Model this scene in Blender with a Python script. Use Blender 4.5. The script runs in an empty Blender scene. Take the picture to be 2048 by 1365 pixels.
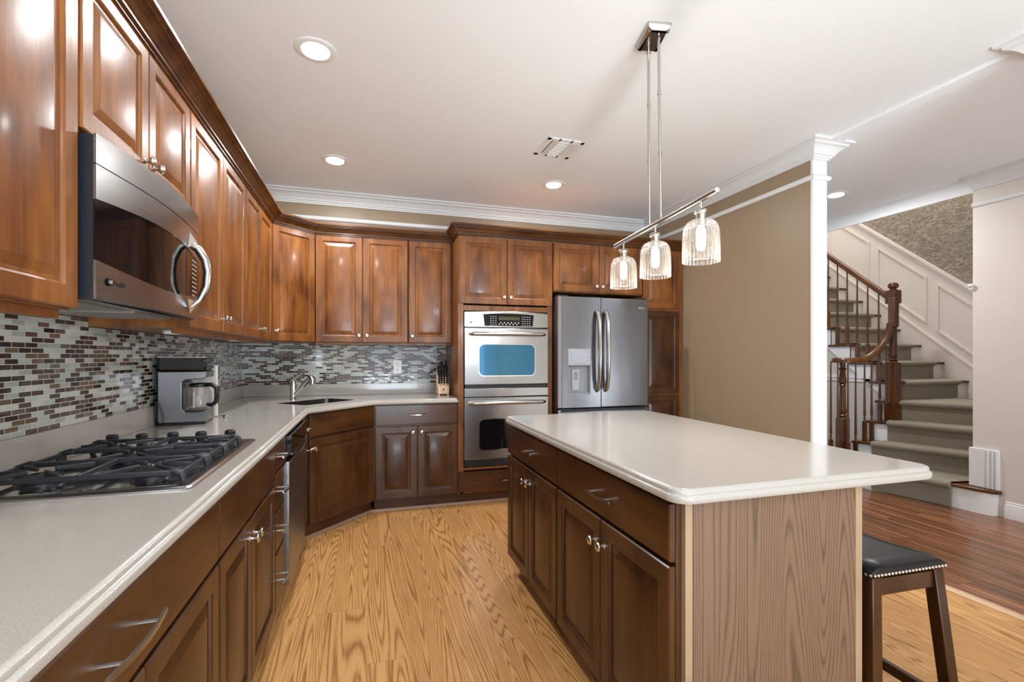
import bpy, math, random
from mathutils import Vector, Matrix
random.seed(7)
PI = math.pi
SC = bpy.context.scene
COL = SC.collection

# ---------------------------------------------------------------- camera
cd = bpy.data.cameras.new('camera'); cam = bpy.data.objects.new('camera', cd); COL.objects.link(cam)
cd.sensor_width = 36.0; cd.lens = 950 / 2048 * 36; cd.shift_y = 30.5 / 2048; cd.clip_start = 0.02
cam.location = (0, 0, 1.265); cam.rotation_euler = (PI / 2, 0, -math.atan(288 / 950))
SC.camera = cam
SC.view_settings.view_transform = 'Standard'; SC.view_settings.look = 'None'
SC.view_settings.gamma = 1; SC.view_settings.use_curve_mapping = False
SC.view_settings.exposure = 0.30

# ---------------------------------------------------------------- world and large lights
world = bpy.data.worlds.new('sky'); SC.world = world; world.use_nodes = True
bg = world.node_tree.nodes['Background']; bg.inputs[0].default_value = (0.62, 0.78, 1.0, 1); bg.inputs[1].default_value = 1.0

def area(name, loc, rot, sx, sy, power, col=(1, 1, 1), spread=PI):
    l = bpy.data.lights.new(name, 'AREA'); l.shape = 'RECTANGLE'; l.size = sx; l.size_y = sy
    l.energy = power; l.color = col; l.spread = spread
    o = bpy.data.objects.new(name, l); COL.objects.link(o); o.location = loc; o.rotation_euler = rot
    return o
COOL = (0.74, 0.87, 1.0)
# daylight entering through the glass doors behind the camera, the dining window and the foyer front door, with added fill lamps
area('daylight_glass_door', (1.25, -3.04, 1.20), (PI / 2, 0, 0), 2.7, 2.0, 26, COOL)
area('ceiling_fill_light', (1.25, -3.02, .30), (math.radians(165), 0, 0), 2.6, 1.6, 300, (0.78, 0.90, 1.0))  # added fill aimed up to brighten the ceiling, no patio outside
area('foyer_fill_light', (4.0, -1.36, .7), (math.radians(125), 0, 0), 1.3, 1.0, 26, (0.9, 0.95, 1.0))  # added upward fill for the foyer, no drive outside
area('daylight_side_window', (-1.0, -1.75, 1.55), (PI / 2, 0, -PI / 2), 1.3, 1.0, 45, COOL)
area('daylight_front_door', (4.0, -1.44, 1.3), (PI / 2, 0, 0), 1.3, 2.2, 16, (0.9, 0.95, 1.0))
area('stairwell_fill_light', (5.7, 4.4, 5.1), (0, 0, 0), 1.0, 2.4, 75, (1.0, 0.95, 0.9))  # added overhead fill; the closed stairwell has no window

# ---------------------------------------------------------------- node helpers
class NT:
    def __init__(s, name):
        s.m = bpy.data.materials.new(name); s.m.use_nodes = True; s.t = s.m.node_tree
        s.b = s.t.nodes['Principled BSDF']; s.out = s.t.nodes['Material Output']
    def n(s, typ, **kw):
        nd = s.t.nodes.new(typ)
        for k, v in kw.items():
            if k.startswith('i_'):
                nd.inputs[k[2:].replace('_', ' ')].default_value = v
            else: setattr(nd, k, v)
        return nd
    def l(s, a, b): s.t.links.new(a, b)
    def math(s, op, a, b=None, c=None):
        nd = s.t.nodes.new('ShaderNodeMath'); nd.operation = op
        for i, v in enumerate((a, b, c)):
            if v is None: continue
            if isinstance(v, (int, float)): nd.inputs[i].default_value = v
            else: s.l(v, nd.inputs[i])
        return nd.outputs[0]
    def comb(s, x, y, z):
        nd = s.t.nodes.new('ShaderNodeCombineXYZ')
        for i, v in enumerate((x, y, z)):
            if isinstance(v, (int, float)): nd.inputs[i].default_value = v
            else: s.l(v, nd.inputs[i])
        return nd.outputs[0]
    def ramp(s, fac, stops, interp='LINEAR'):
        nd = s.t.nodes.new('ShaderNodeValToRGB'); cr = nd.color_ramp; cr.interpolation = interp
        while len(cr.elements) < len(stops): cr.elements.new(0.5)
        for e, (p, c) in zip(cr.elements, stops):
            e.position = p; e.color = (*c, 1) if len(c) == 3 else c
        s.l(fac, nd.inputs[0]); return nd.outputs[0]
    def mix(s, fac, a, b, blend='MIX'):
        nd = s.t.nodes.new('ShaderNodeMix'); nd.data_type = 'RGBA'; nd.blend_type = blend
        for sock, v in ((nd.inputs[0], fac), (nd.inputs[6], a), (nd.inputs[7], b)):
            if isinstance(v, (int, float)): sock.default_value = v
            elif isinstance(v, tuple): sock.default_value = (*v, 1)
            else: s.l(v, sock)
        return nd.outputs[2]
    def noise(s, vec, scale=1.0, detail=2.0, rough=0.5, dist=0.0):
        nd = s.n('ShaderNodeTexNoise'); nd.inputs['Scale'].default_value = scale; nd.inputs['Detail'].default_value = detail
        nd.inputs['Roughness'].default_value = rough; nd.inputs['Distortion'].default_value = dist
        s.l(vec, nd.inputs['Vector']); return nd.outputs['Fac']
    def bump(s, h, strength=0.3, dist=0.01):
        nd = s.n('ShaderNodeBump'); nd.inputs['Strength'].default_value = strength; nd.inputs['Distance'].default_value = dist
        s.l(h, nd.inputs['Height']); s.l(nd.outputs[0], s.b.inputs['Normal'])
    def set(s, **kw):
        for k, v in kw.items(): s.b.inputs[k.replace('_', ' ')].default_value = v
        return s.m

def srgb(r, g, b):
    f = lambda c: (c / 255 / 12.92) if c / 255 <= 0.04045 else ((c / 255 + 0.055) / 1.055) ** 2.4
    return (f(r), f(g), f(b))
def plain(name, rgb, rough=0.5, metal=0.0, **kw):
    t = NT(name); t.set(Base_Color=(*rgb, 1), Roughness=rough, Metallic=metal)
    for k, v in kw.items(): t.b.inputs[k.replace('_', ' ')].default_value = v
    return t.m

def local_xyz(t):
    tc = t.n('ShaderNodeTexCoord'); oi = t.n('ShaderNodeObjectInfo'); sp = t.n('ShaderNodeSeparateXYZ')
    t.l(tc.outputs['Object'], sp.inputs[0])
    return sp.outputs[0], sp.outputs[1], sp.outputs[2], oi.outputs['Random']
def world_xyz(t):
    g = t.n('ShaderNodeNewGeometry'); sp = t.n('ShaderNodeSeparateXYZ'); t.l(g.outputs['Position'], sp.inputs[0])
    return sp.outputs[0], sp.outputs[1], sp.outputs[2]

def maple(name, horizontal=False, k=1.0, rough=0.28):
    t = NT(name); x, y, z, r = local_xyz(t)
    if horizontal: x, z = z, x
    off = t.math('MULTIPLY', r, 53.0)
    v1 = t.comb(t.math('ADD', t.math('MULTIPLY', x, 9.0), off), t.math('MULTIPLY', y, 9.0), t.math('ADD', t.math('MULTIPLY', z, 2.6), off))
    v2 = t.comb(t.math('ADD', t.math('MULTIPLY', x, 90.0), off), t.math('MULTIPLY', y, 90.0), t.math('MULTIPLY', z, 4.0))
    blot = t.noise(v1, 1.0, 3, 0.55, 0.4); fib = t.noise(v2, 1.0, 3, 0.6)
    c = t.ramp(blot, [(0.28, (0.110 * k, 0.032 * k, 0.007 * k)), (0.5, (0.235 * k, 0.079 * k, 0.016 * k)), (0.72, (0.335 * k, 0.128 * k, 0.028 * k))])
    f = t.ramp(fib, [(0.3, (0.72, 0.70, 0.68)), (0.6, (1, 1, 1))])
    c = t.mix(1.0, c, f, 'MULTIPLY')
    t.l(c, t.b.inputs['Base Color'])
    t.set(Roughness=rough + 0.08, Specular_IOR_Level=0.35, Coat_Weight=0.16, Coat_Roughness=0.14)
    t.bump(fib, 0.05, 0.002)
    return t.m

def grain_nodes(t, a, b, r, freq, ka, kb):
    """contour-line wood figure: a across the grain, b along it"""
    v = t.comb(t.math('ADD', t.math('MULTIPLY', a, ka), t.math('MULTIPLY', r, 71.0)), t.math('ADD', t.math('MULTIPLY', b, kb), t.math('MULTIPLY', r, 37.0)), t.math('MULTIPLY', r, 11.0))
    n = t.noise(v, 1.0, 1.0, 0.30, 0.05)
    return t.math('PINGPONG', t.math('MULTIPLY', n, freq), 0.5)

def plank_floor(name, stops, plank_w, plank_l, gap, gstr, rough, fstops, freq=13, ka=5.0, tint=0.25):
    t = NT(name); x, y, z = world_xyz(t)
    vec = t.comb(y, x, 0.0)
    br = t.n('ShaderNodeTexBrick'); br.offset = 0.37; br.offset_frequency = 3
    br.inputs['Color1'].default_value = (0, 0, 0, 1); br.inputs['Color2'].default_value = (1, 1, 1, 1); br.inputs['Mortar'].default_value = (0.5, 0.5, 0.5, 1)
    br.inputs['Scale'].default_value = 1.0; br.inputs['Mortar Size'].default_value = gap; br.inputs['Mortar Smooth'].default_value = 0.3
    br.inputs['Brick Width'].default_value = plank_l; br.inputs['Row Height'].default_value = plank_w
    t.l(vec, br.inputs['Vector'])
    rnd = t.n('ShaderNodeSeparateColor'); t.l(br.outputs['Color'], rnd.inputs[0]); r = rnd.outputs[0]
    g = grain_nodes(t, x, y, r, freq, ka, 0.38)
    fine = t.noise(t.comb(t.math('MULTIPLY', x, 150.0), t.math('MULTIPLY', y, 5.0), r), 1.0, 3, 0.6)
    gg = t.math('ADD', t.math('MULTIPLY', g, 1.5), t.math('MULTIPLY', t.math('SUBTRACT', fine, 0.5), 0.9))
    c = t.ramp(gg, stops)
    var = t.ramp(r, [(0.0, (1 - tint, 1 - tint, 1 - tint)), (1.0, (1, 1, 1))])
    c = t.mix(1.0, c, var, 'MULTIPLY')
    c = t.mix(t.math('MULTIPLY', br.outputs['Fac'], 0.75), c, tuple(s * 0.35 for s in stops[0][1]))
    t.l(c, t.b.inputs['Base Color']); t.set(Roughness=rough)
    t.bump(t.math('SUBTRACT', g, br.outputs['Fac']), gstr, 0.002)
    return t.m

def tile_mat(name, axis):
    t = NT(name); x, y, z = world_xyz(t)
    vec = t.comb(y if axis == 'Y' else x, t.math('SUBTRACT', z, 1.0135), 0.0)
    br = t.n('ShaderNodeTexBrick'); br.offset = 0.5
    br.inputs['Color1'].default_value = (0, 0, 0, 1); br.inputs['Color2'].default_value = (1, 1, 1, 1)
    br.inputs['Mortar'].default_value = (0, 0, 0, 1)
    br.inputs['Scale'].default_value = 1.0; br.inputs['Mortar Size'].default_value = 0.0013; br.inputs['Mortar Smooth'].default_value = 0.1
    br.inputs['Brick Width'].default_value = 0.060; br.inputs['Row Height'].default_value = 0.0174
    t.l(vec, br.inputs['Vector'])
    sc = t.n('ShaderNodeSeparateColor'); t.l(br.outputs['Color'], sc.inputs[0]); r = sc.outputs[0]
    c = t.ramp(r, [(0.0, srgb(62, 46, 40)), (0.17, srgb(50, 38, 36)), (0.32, srgb(104, 84, 68)), (0.44, srgb(74, 60, 52)),
                   (0.54, srgb(176, 186, 180)), (0.70, srgb(192, 196, 190)), (0.84, srgb(160, 168, 160))], 'CONSTANT')
    c = t.mix(br.outputs['Fac'], c, srgb(200, 196, 186))
    t.l(c, t.b.inputs['Base Color'])
    t.l(t.math('MULTIPLY_ADD', br.outputs['Fac'], 0.5, 0.08), t.b.inputs['Roughness'])
    wob = t.noise(t.comb(t.math('MULTIPLY', r, 30.0), t.math('MULTIPLY', z, 34.0), t.math('MULTIPLY', y if axis == 'Y' else x, 14.0)), 1.0, 1, 0.5)
    t.bump(t.math('ADD', t.math('MULTIPLY', t.math('SUBTRACT', 1.0, br.outputs['Fac']), 1.0), t.math('MULTIPLY', wob, 1.2)), 0.45, 0.0022)
    t.set(Coat_Weight=0.3, Coat_Roughness=0.03)
    return t.m

def quartz(name):
    t = NT(name); x, y, z = world_xyz(t); v = t.comb(x, y, z)
    a = t.noise(v, 420, 2, 0.6); b = t.noise(v, 5, 3, 0.5)
    c = t.ramp(a, [(0.30, srgb(158, 152, 143)), (0.5, srgb(171, 165, 157)), (0.7, srgb(181, 176, 169))])
    c = t.mix(t.math('MULTIPLY', b, 0.18), c, srgb(180, 173, 164))
    t.l(c, t.b.inputs['Base Color']); t.set(Roughness=0.16, Coat_Weight=0.2, Coat_Roughness=0.05)
    return t.m

def steel(name, rgb=(0.56, 0.56, 0.57), rough=0.24, vertical=False, aniso=0.5):
    t = NT(name); x, y, z, r = local_xyz(t)
    if vertical: v = t.comb(t.math('MULTIPLY', x, 700.0), t.math('MULTIPLY', y, 700.0), t.math('MULTIPLY', z, 6.0))
    else: v = t.comb(t.math('MULTIPLY', x, 6.0), t.math('MULTIPLY', y, 6.0), t.math('MULTIPLY', z, 700.0))
    n = t.noise(v, 1.0, 2, 0.6)
    t.l(t.math('MULTIPLY_ADD', n, 0.12, rough - 0.05), t.b.inputs['Roughness'])
    t.set(Base_Color=(*rgb, 1), Metallic=1.0)
    big = t.noise(t.comb(t.math('MULTIPLY', x, 4.0), t.math('MULTIPLY', y, 4.0), t.math('MULTIPLY', z, 1.6)), 1.0, 1, 0.4)
    t.bump(big, 0.10, 0.03)
    return t.m

def paint(name, rgb, rough=0.55, bump=0.04):
    t = NT(name); x, y, z = world_xyz(t)
    n = t.noise(t.comb(x, y, z), 160, 2, 0.5); t.bump(n, bump, 0.002)
    t.set(Base_Color=(*rgb, 1), Roughness=rough); return t.m

def carpet_mat(name):
    t = NT(name); x, y, z = world_xyz(t); v = t.comb(x, y, z)
    n = t.noise(v, 330, 3, 0.7); m = t.noise(v, 9, 3, 0.6)
    c = t.ramp(n, [(0.3, srgb(92, 84, 68)), (0.55, srgb(146, 136, 116)), (0.75, srgb(176, 166, 146))])
    c = t.mix(t.math('MULTIPLY', m, 0.5), c, srgb(124, 114, 94)); t.l(c, t.b.inputs['Base Color'])
    t.set(Roughness=0.95, Sheen_Weight=0.3); t.bump(n, 0.9, 0.006); return t.m

def wallpaper(name):
    t = NT(name); x, y, z = world_xyz(t)
    n = t.noise(t.comb(t.math('MULTIPLY', x, 10.0), t.math('MULTIPLY', y, 14.0), t.math('MULTIPLY', z, 30.0)), 1.0, 5, 0.65, 1.6)
    m = t.noise(t.comb(x, y, z), 2.2, 2, 0.5)
    c = t.ramp(n, [(0.34, srgb(92, 82, 70)), (0.5, srgb(132, 122, 106)), (0.66, srgb(170, 162, 148))])
    c = t.mix(t.math('MULTIPLY', m, 0.4), c, srgb(120, 108, 96)); t.l(c, t.b.inputs['Base Color'])
    t.set(Roughness=0.7); return t.m

def veneer(name, ca, cb, across='x', k=1.0, freq=11, ka=7.0):
    """laminate with vertical cathedral figure"""
    t = NT(name); x, y, z, r = local_xyz(t)
    a = x if across == 'x' else y
    g = grain_nodes(t, a, z, 0.31 * 1.0 if False else t.math('MULTIPLY', r, 1.0), freq, ka, 0.55)
    f = t.noise(t.comb(t.math('MULTIPLY', a, 170.0), 0.0, t.math('MULTIPLY', z, 5.0)), 1.0, 3, 0.6)
    gg = t.math('ADD', t.math('MULTIPLY', g, 1.3), t.math('MULTIPLY', f, 0.7))
    c = t.ramp(gg, [(0.30, ca), (0.62, cb), (1.0, tuple(q * 1.08 for q in cb))])
    t.l(c, t.b.inputs['Base Color']); t.set(Roughness=0.42); t.bump(g, 0.05, 0.002); return t.m

M = {}
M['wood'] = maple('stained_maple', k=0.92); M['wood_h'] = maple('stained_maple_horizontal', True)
M['wood_shaded'] = maple('stained_maple_shaded', k=0.28); M['wood_shaded_h'] = maple('stained_maple_shaded_horizontal', True, k=0.28)  # same stain as the wall cabinets, darkened to paint in weaker light below
M['cornice'] = maple('stained_maple_cornice_shaded', True, k=0.44, rough=0.24)  # same maple stain, with the cornice's shading darkened into the colour
M['toe'] = maple('stained_maple_toe', True, k=0.30, rough=0.5)
M['oak_floor'] = plank_floor('light_oak_laminate', [(0.0, srgb(150, 101, 52)), (0.16, srgb(177, 125, 71)), (0.36, srgb(198, 147, 89)), (0.9, srgb(207, 157, 100))], 0.19, 1.25, 0.0007, 0.03, 0.34, None, freq=36, ka=7.5, tint=0.10)
M['dark_floor'] = plank_floor('dark_oak_strip_floor', [(0.0, srgb(98, 58, 36)), (0.25, srgb(128, 80, 50)), (0.5, srgb(152, 100, 66)), (0.9, srgb(166, 114, 78))], 0.057, 0.9, 0.0009, 0.04, 0.24, None, freq=9, ka=12, tint=0.45)
M['tile_y'] = tile_mat('glass_mosaic_left', 'Y'); M['tile_x'] = tile_mat('glass_mosaic_back', 'X')
M['quartz'] = quartz('speckled_quartz')
M['steel'] = steel('brushed_steel', (0.37, 0.36, 0.35)); M['steel_v'] = steel('brushed_steel_vertical', (0.25, 0.26, 0.28), 0.22, True)
M['steel_dark'] = steel('darker_brushed_steel', (0.30, 0.30, 0.31), 0.3)
M['steel_sink'] = plain('sink_steel', (0.13, 0.12, 0.11), 0.32, 1.0)
M['nickel'] = plain('satin_nickel', (0.68, 0.66, 0.63), 0.22, 1.0); M['chrome'] = plain('chrome', (0.72, 0.72, 0.73), 0.08, 1.0)
M['brushed'] = plain('brushed_nickel', (0.50, 0.48, 0.45), 0.26, 1.0)
M['ceiling'] = paint('ceiling_paint', srgb(240, 243, 244), 0.6); M['brown'] = paint('brown_wall_paint', srgb(150, 129, 103), 0.42, 0.06)
M['beige'] = paint('beige_wall_paint', srgb(214, 206, 198), 0.5); M['white'] = paint('white_trim_paint', srgb(224, 225, 224), 0.4, 0.01)
M['foyer_low'] = paint('greige_wall_paint', srgb(196, 190, 180), 0.5)
M['wains'] = paint('wainscot_paint', srgb(214, 206, 198), 0.4, 0.01)
M['black'] = plain('black_plastic', (0.012, 0.013, 0.016), 0.3); M['black_gloss'] = plain('black_glass', (0.004, 0.004, 0.005), 0.05, Specular_IOR_Level=0.35)
M['navy'] = plain('black_painted_metal', (0.010, 0.013, 0.020), 0.35)
M['oven_glass'] = plain('blue_tinted_oven_glass', (0.04, 0.18, 0.32), 0.05, 0.5)
M['iron'] = plain('cast_iron', (0.016, 0.017, 0.021), 0.42); M['leather'] = plain('black_leather', (0.007, 0.007, 0.008), 0.34, Specular_IOR_Level=0.3)
M['espresso'] = maple('espresso_wood', k=0.20); M['cherry'] = maple('dark_cherry_wood', k=0.42, rough=0.22)
M['stair_tread'] = maple('stair_tread_wood', True, k=0.40, rough=0.22)
M['block'] = veneer('light_block_wood', srgb(196, 158, 122), srgb(222, 190, 158))
M['panel'] = veneer('walnut_laminate', srgb(80, 60, 44), srgb(112, 86, 66), 'x', freq=26, ka=6.5)
M['panel_edge'] = veneer('pale_veneer_edge', srgb(130, 104, 78), srgb(154, 130, 102), 'y')
M['carpet'] = carpet_mat('taupe_carpet'); M['paper'] = wallpaper('brown_textured_wallpaper')
M['plate'] = plain('white_plastic', srgb(236, 236, 234), 0.3); M['slot'] = plain('socket_slot', (0.03, 0.03, 0.03), 0.5)
M['grey'] = plain('grey_plastic', (0.30, 0.31, 0.33), 0.4); M['lightgrey'] = plain('light_grey_plastic', srgb(176, 182, 188), 0.35)
M['filter'] = plain('grease_filter_mesh', (0.34, 0.32, 0.28), 0.45, 0.8); M['strip'] = plain('transition_strip', srgb(196, 164, 130), 0.4)
M['shoe'] = plain('shoe_moulding', srgb(150, 120, 100), 0.5); M['print'] = plain('printed_marks', srgb(190, 196, 200), 0.4)
M['board'] = plain('white_board', srgb(232, 224, 220), 0.5)

def emission(name, rgb, s):
    t = NT(name); t.set(Base_Color=(1, 1, 1, 1), Emission_Color=(*rgb, 1), Emission_Strength=s); return t.m
M['lamp'] = emission('lit_lens', (1.0, 0.97, 0.92), 7.0); M['bulb'] = emission('lit_bulb', (1.0, 0.9, 0.74), 5.0)
M['display'] = plain('green_display', (0.02, 0.022, 0.010), 0.15, Emission_Color=(0.30, 0.34, 0.10, 1), Emission_Strength=0.12)
def glassy(name, tint=(1, 1, 1), ribs=False, fac0=0.06):
    t = NT(name); tr = t.n('ShaderNodeBsdfTransparent'); tr.inputs[0].default_value = (*tint, 1)
    gl = t.n('ShaderNodeBsdfGlossy'); gl.inputs['Roughness'].default_value = 0.06
    lw = t.n('ShaderNodeLayerWeight'); lw.inputs['Blend'].default_value = 0.35
    mx = t.n('ShaderNodeMixShader'); f = t.math('MULTIPLY_ADD', lw.outputs['Facing'], 0.50, fac0)
    src = gl.outputs[0]
    if ribs:
        x, y, z, r = local_xyz(t)
        sd = t.noise(t.comb(x, y, z), 110, 3, 0.6)
        df = t.n('ShaderNodeBsdfTranslucent'); df.inputs[0].default_value = (1, 0.97, 0.92, 1)
        d2 = t.n('ShaderNodeBsdfDiffuse'); d2.inputs[0].default_value = (0.95, 0.93, 0.9, 1)
        m1 = t.n('ShaderNodeMixShader'); m1.inputs[0].default_value = 0.5; t.l(df.outputs[0], m1.inputs[1]); t.l(d2.outputs[0], m1.inputs[2])
        m2 = t.n('ShaderNodeMixShader'); m2.inputs[0].default_value = 0.12; t.l(gl.outputs[0], m2.inputs[1]); t.l(m1.outputs[0], m2.inputs[2])
        src = m2.outputs[0]; f = t.math('ADD', f, t.math('MULTIPLY', t.math('GREATER_THAN', sd, 0.60), 0.10))
    t.l(f, mx.inputs[0]); t.l(tr.outputs[0], mx.inputs[1]); t.l(src, mx.inputs[2]); t.l(mx.outputs[0], t.out.inputs[0])
    return t.m
M['glass'] = glassy('clear_glass'); M['rib_glass'] = glassy('seeded_ribbed_glass', (0.97, 0.96, 0.94), True, 0.03)

# ---------------------------------------------------------------- mesh helpers
class MB:
    def __init__(s): s.v = []; s.f = []; s.m = []
    def add(s, vs, fs, mi=0):
        o = len(s.v); s.v += [tuple(v) for v in vs]; s.f += [tuple(i + o for i in f) for f in fs]; s.m += [mi] * len(fs); return s
    def box(s, x0, x1, y0, y1, z0, z1, mi=0):
        vs = [(x, y, z) for x in (x0, x1) for y in (y0, y1) for z in (z0, z1)]
        return s.add(vs, [(0, 1, 3, 2), (4, 6, 7, 5), (0, 4, 5, 1), (2, 3, 7, 6), (0, 2, 6, 4), (1, 5, 7, 3)], mi)
    def prism(s, poly, z0, z1, mi=0):
        n = len(poly); vs = [(x, y, z0) for x, y in poly] + [(x, y, z1) for x, y in poly]
        return s.add(vs, [tuple(range(n))[::-1], tuple(range(n, 2 * n))] + [(i, (i + 1) % n, (i + 1) % n + n, i + n) for i in range(n)], mi)
    def tube(s, pts, r, seg=10, mi=0, cap=True, flat=None):
        """pts: list of 3D points; r: radius or list"""
        P = [Vector(p) for p in pts]; n = len(P); rs = r if isinstance(r, (list, tuple)) else [r] * n
        up = Vector((0, 0, 1)); rings = []; prev = None
        for i, p in enumerate(P):
            d = (P[min(i + 1, n - 1)] - P[max(i - 1, 0)]).normalized()
            if prev is None:
                a = d.cross(up) if abs(d.dot(up)) < 0.95 else d.cross(Vector((1, 0, 0)))
            else: a = prev - d * prev.dot(d)
            a.normalize(); prev = a; b = d.cross(a)
            fb = flat if flat else 1.0
            rings.append([p + a * math.cos(2 * PI * k / seg) * rs[i] + b * math.sin(2 * PI * k / seg) * rs[i] * fb for k in range(seg)])
        vs = [v for rg in rings for v in rg]; fs = []
        for i in range(n - 1):
            for k in range(seg):
                k2 = (k + 1) % seg; fs.append((i * seg + k, i * seg + k2, (i + 1) * seg + k2, (i + 1) * seg + k))
        if cap: fs += [tuple(range(seg))[::-1], tuple(range((n - 1) * seg, n * seg))]
        return s.add(vs, fs, mi)
    def lathe(s, prof, c=(0, 0, 0), axis='z', seg=24, mi=0, ribs=0, ramp=0.0):
        """prof: (radius, height)"""
        vs = []; fs = []; n = len(prof)
        for r, h in prof:
            for k in range(seg):
                a = 2 * PI * k / seg; rr = r * (1 + ramp * math.cos(ribs * a)) if ribs else r
                u, w = rr * math.cos(a), rr * math.sin(a)
                p = (u, w, h) if axis == 'z' else ((u, -h, w) if axis == '-y' else ((h, u, w) if axis == 'x' else (u, h, w)))
                vs.append((p[0] + c[0], p[1] + c[1], p[2] + c[2]))
        for i in range(n - 1):
            for k in range(seg):
                k2 = (k + 1) % seg; fs.append((i * seg + k, i * seg + k2, (i + 1) * seg + k2, (i + 1) * seg + k))
        fs += [tuple(range(seg))[::-1], tuple(range((n - 1) * seg, n * seg))]
        return s.add(vs, fs, mi)
    def build(s, name, mat, parent=None, loc=(0, 0, 0), rot=(0, 0, 0), bevel=0.0, smooth=True, seg=2, ang=32, **tags):
        me = bpy.data.meshes.new(name); me.from_pydata(s.v, [], s.f)
        mats = mat if isinstance(mat, (list, tuple)) else [mat]
        for m_ in mats: me.materials.append(m_)
        if len(mats) > 1: me.polygons.foreach_set('material_index', s.m)
        import bmesh
        bm = bmesh.new(); bm.from_mesh(me); bmesh.ops.recalc_face_normals(bm, faces=bm.faces); bm.to_mesh(me); bm.free()
        if smooth:
            me.polygons.foreach_set('use_smooth', [True] * len(me.polygons)); me.set_sharp_from_angle(angle=math.radians(ang))
        me.update()
        o = bpy.data.objects.new(name, me); COL.objects.link(o); o.location = loc; o.rotation_euler = rot
        if parent is not None: o.parent = parent
        if bevel > 0:
            b = o.modifiers.new('bevel', 'BEVEL'); b.width = bevel; b.segments = seg; b.limit_method = 'ANGLE'; b.angle_limit = math.radians(40)
        tag(o, **tags); return o

def tag(o, label=None, cat=None, group=None, kind=None):
    if label: o['label'] = label
    if cat: o['category'] = cat
    if group: o['group'] = group
    if kind: o['kind'] = kind
    return o
def thing(name, label, cat, loc=(0, 0, 0), rz=0.0, group=None):
    o = bpy.data.objects.new(name, None); COL.objects.link(o); o.location = loc; o.rotation_euler = (0, 0, rz); o.empty_display_size = 0.1
    return tag(o, label, cat, group)
def dup(root, loc=None, label=None, rz=None):
    def cp(o, par):
        c = o.copy(); COL.objects.link(c)
        if par is not None: c.parent = par
        for ch in o.children: cp(ch, c)
        return c
    c = cp(root, None)
    if loc: c.location = loc
    if rz is not None: c.rotation_euler = (0, 0, rz)
    if label: c['label'] = label
    return c

def offset_path(path, d, closed=False):
    """offset 2-D polyline to its left by d, mitred"""
    n = len(path); out = []
    for i in range(n):
        p = Vector(path[i])
        if closed or 0 < i: a = (p - Vector(path[i - 1])).normalized()
        else: a = None
        if closed or i < n - 1: b = (Vector(path[(i + 1) % n]) - p).normalized()
        else: b = None
        if a is None: a = b
        if b is None: b = a
        na = Vector((-a.y, a.x)); nb = Vector((-b.y, b.x)); m = (na + nb).normalized()
        out.append(p + m * (d / max(0.2, m.dot(na))))
    return out
def sweep(path, prof, closed=False, mb=None, mi=0):
    """prof: list of (left offset, z), closed polygon"""
    mb = mb or MB(); cols = [offset_path(path, d, closed) for d, z in prof]; n = len(path); k = len(prof)
    vs = [(cols[j][i].x, cols[j][i].y, prof[j][1]) for i in range(n) for j in range(k)]; fs = []
    for i in range(n if closed else n - 1):
        i2 = (i + 1) % n
        for j in range(k):
            j2 = (j + 1) % k; fs.append((i * k + j, i2 * k + j, i2 * k + j2, i * k + j2))
    if not closed: fs += [tuple(range(k)), tuple(range((n - 1) * k, n * k))[::-1]]
    return mb.add(vs, fs, mi)
def rounded_rect(x0, x1, y0, y1, r, seg=6):
    pts = []
    for cx, cy, a0 in ((x1 - r, y0 + r, -PI / 2), (x1 - r, y1 - r, 0), (x0 + r, y1 - r, PI / 2), (x0 + r, y0 + r, PI)):
        for k in range(seg + 1):
            a = a0 + PI / 2 * k / seg; pts.append((cx + r * math.cos(a), cy + r * math.sin(a)))
    return pts
def slab(outline, prof, holes=(), bottom=True):
    """outline CCW; prof: list of (inset, z) top to bottom; top may have holes"""
    import bmesh
    mb = MB(); n = len(outline); k = len(prof)
    rings = [offset_path(outline, d, True) for d, z in prof]
    vs = [(rings[j][i].x, rings[j][i].y, prof[j][1]) for j in range(k) for i in range(n)]
    fs = [(j * n + i, j * n + (i + 1) % n, (j + 1) * n + (i + 1) % n, (j + 1) * n + i) for j in range(k - 1) for i in range(n)]
    mb.add(vs, fs)
    for lev in ((0, k - 1) if bottom else (0,)):
        bm = bmesh.new(); es = []
        for loop in [[tuple(p) for p in rings[lev]]] + [list(h) for h in holes]:
            bv = [bm.verts.new((p[0], p[1], prof[lev][1])) for p in loop]
            es += [bm.edges.new((bv[i], bv[(i + 1) % len(bv)])) for i in range(len(bv))]
        bmesh.ops.triangle_fill(bm, use_beauty=True, edges=es)
        bm.verts.index_update()
        mb.add([tuple(v.co) for v in bm.verts], [tuple(v.index for v in f.verts) for f in bm.faces]); bm.free()
    for h in holes:
        hn = len(h); z1, z0 = prof[0][1], prof[-1][1]
        mb.add([(p[0], p[1], z1) for p in h] + [(p[0], p[1], z0) for p in h], [(i, (i + 1) % hn, (i + 1) % hn + hn, i + hn) for i in range(hn)])
    return mb

# ---------------------------------------------------------------- key dimensions
XL, YB, XR, ZC = -1.05, 4.60, 2.95, 2.735          # left wall, back wall, brown right wall, ceiling
YE = 2.56                                          # near end of the brown wall
T = 0.12
YREAR = -3.0; XF = 4.78; YF = -1.4                 # rear wall, foyer wall plane, foyer front wall
def struct(mb, name, mat, **kw):
    return mb.build(name, mat, kind='structure', **kw)

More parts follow.
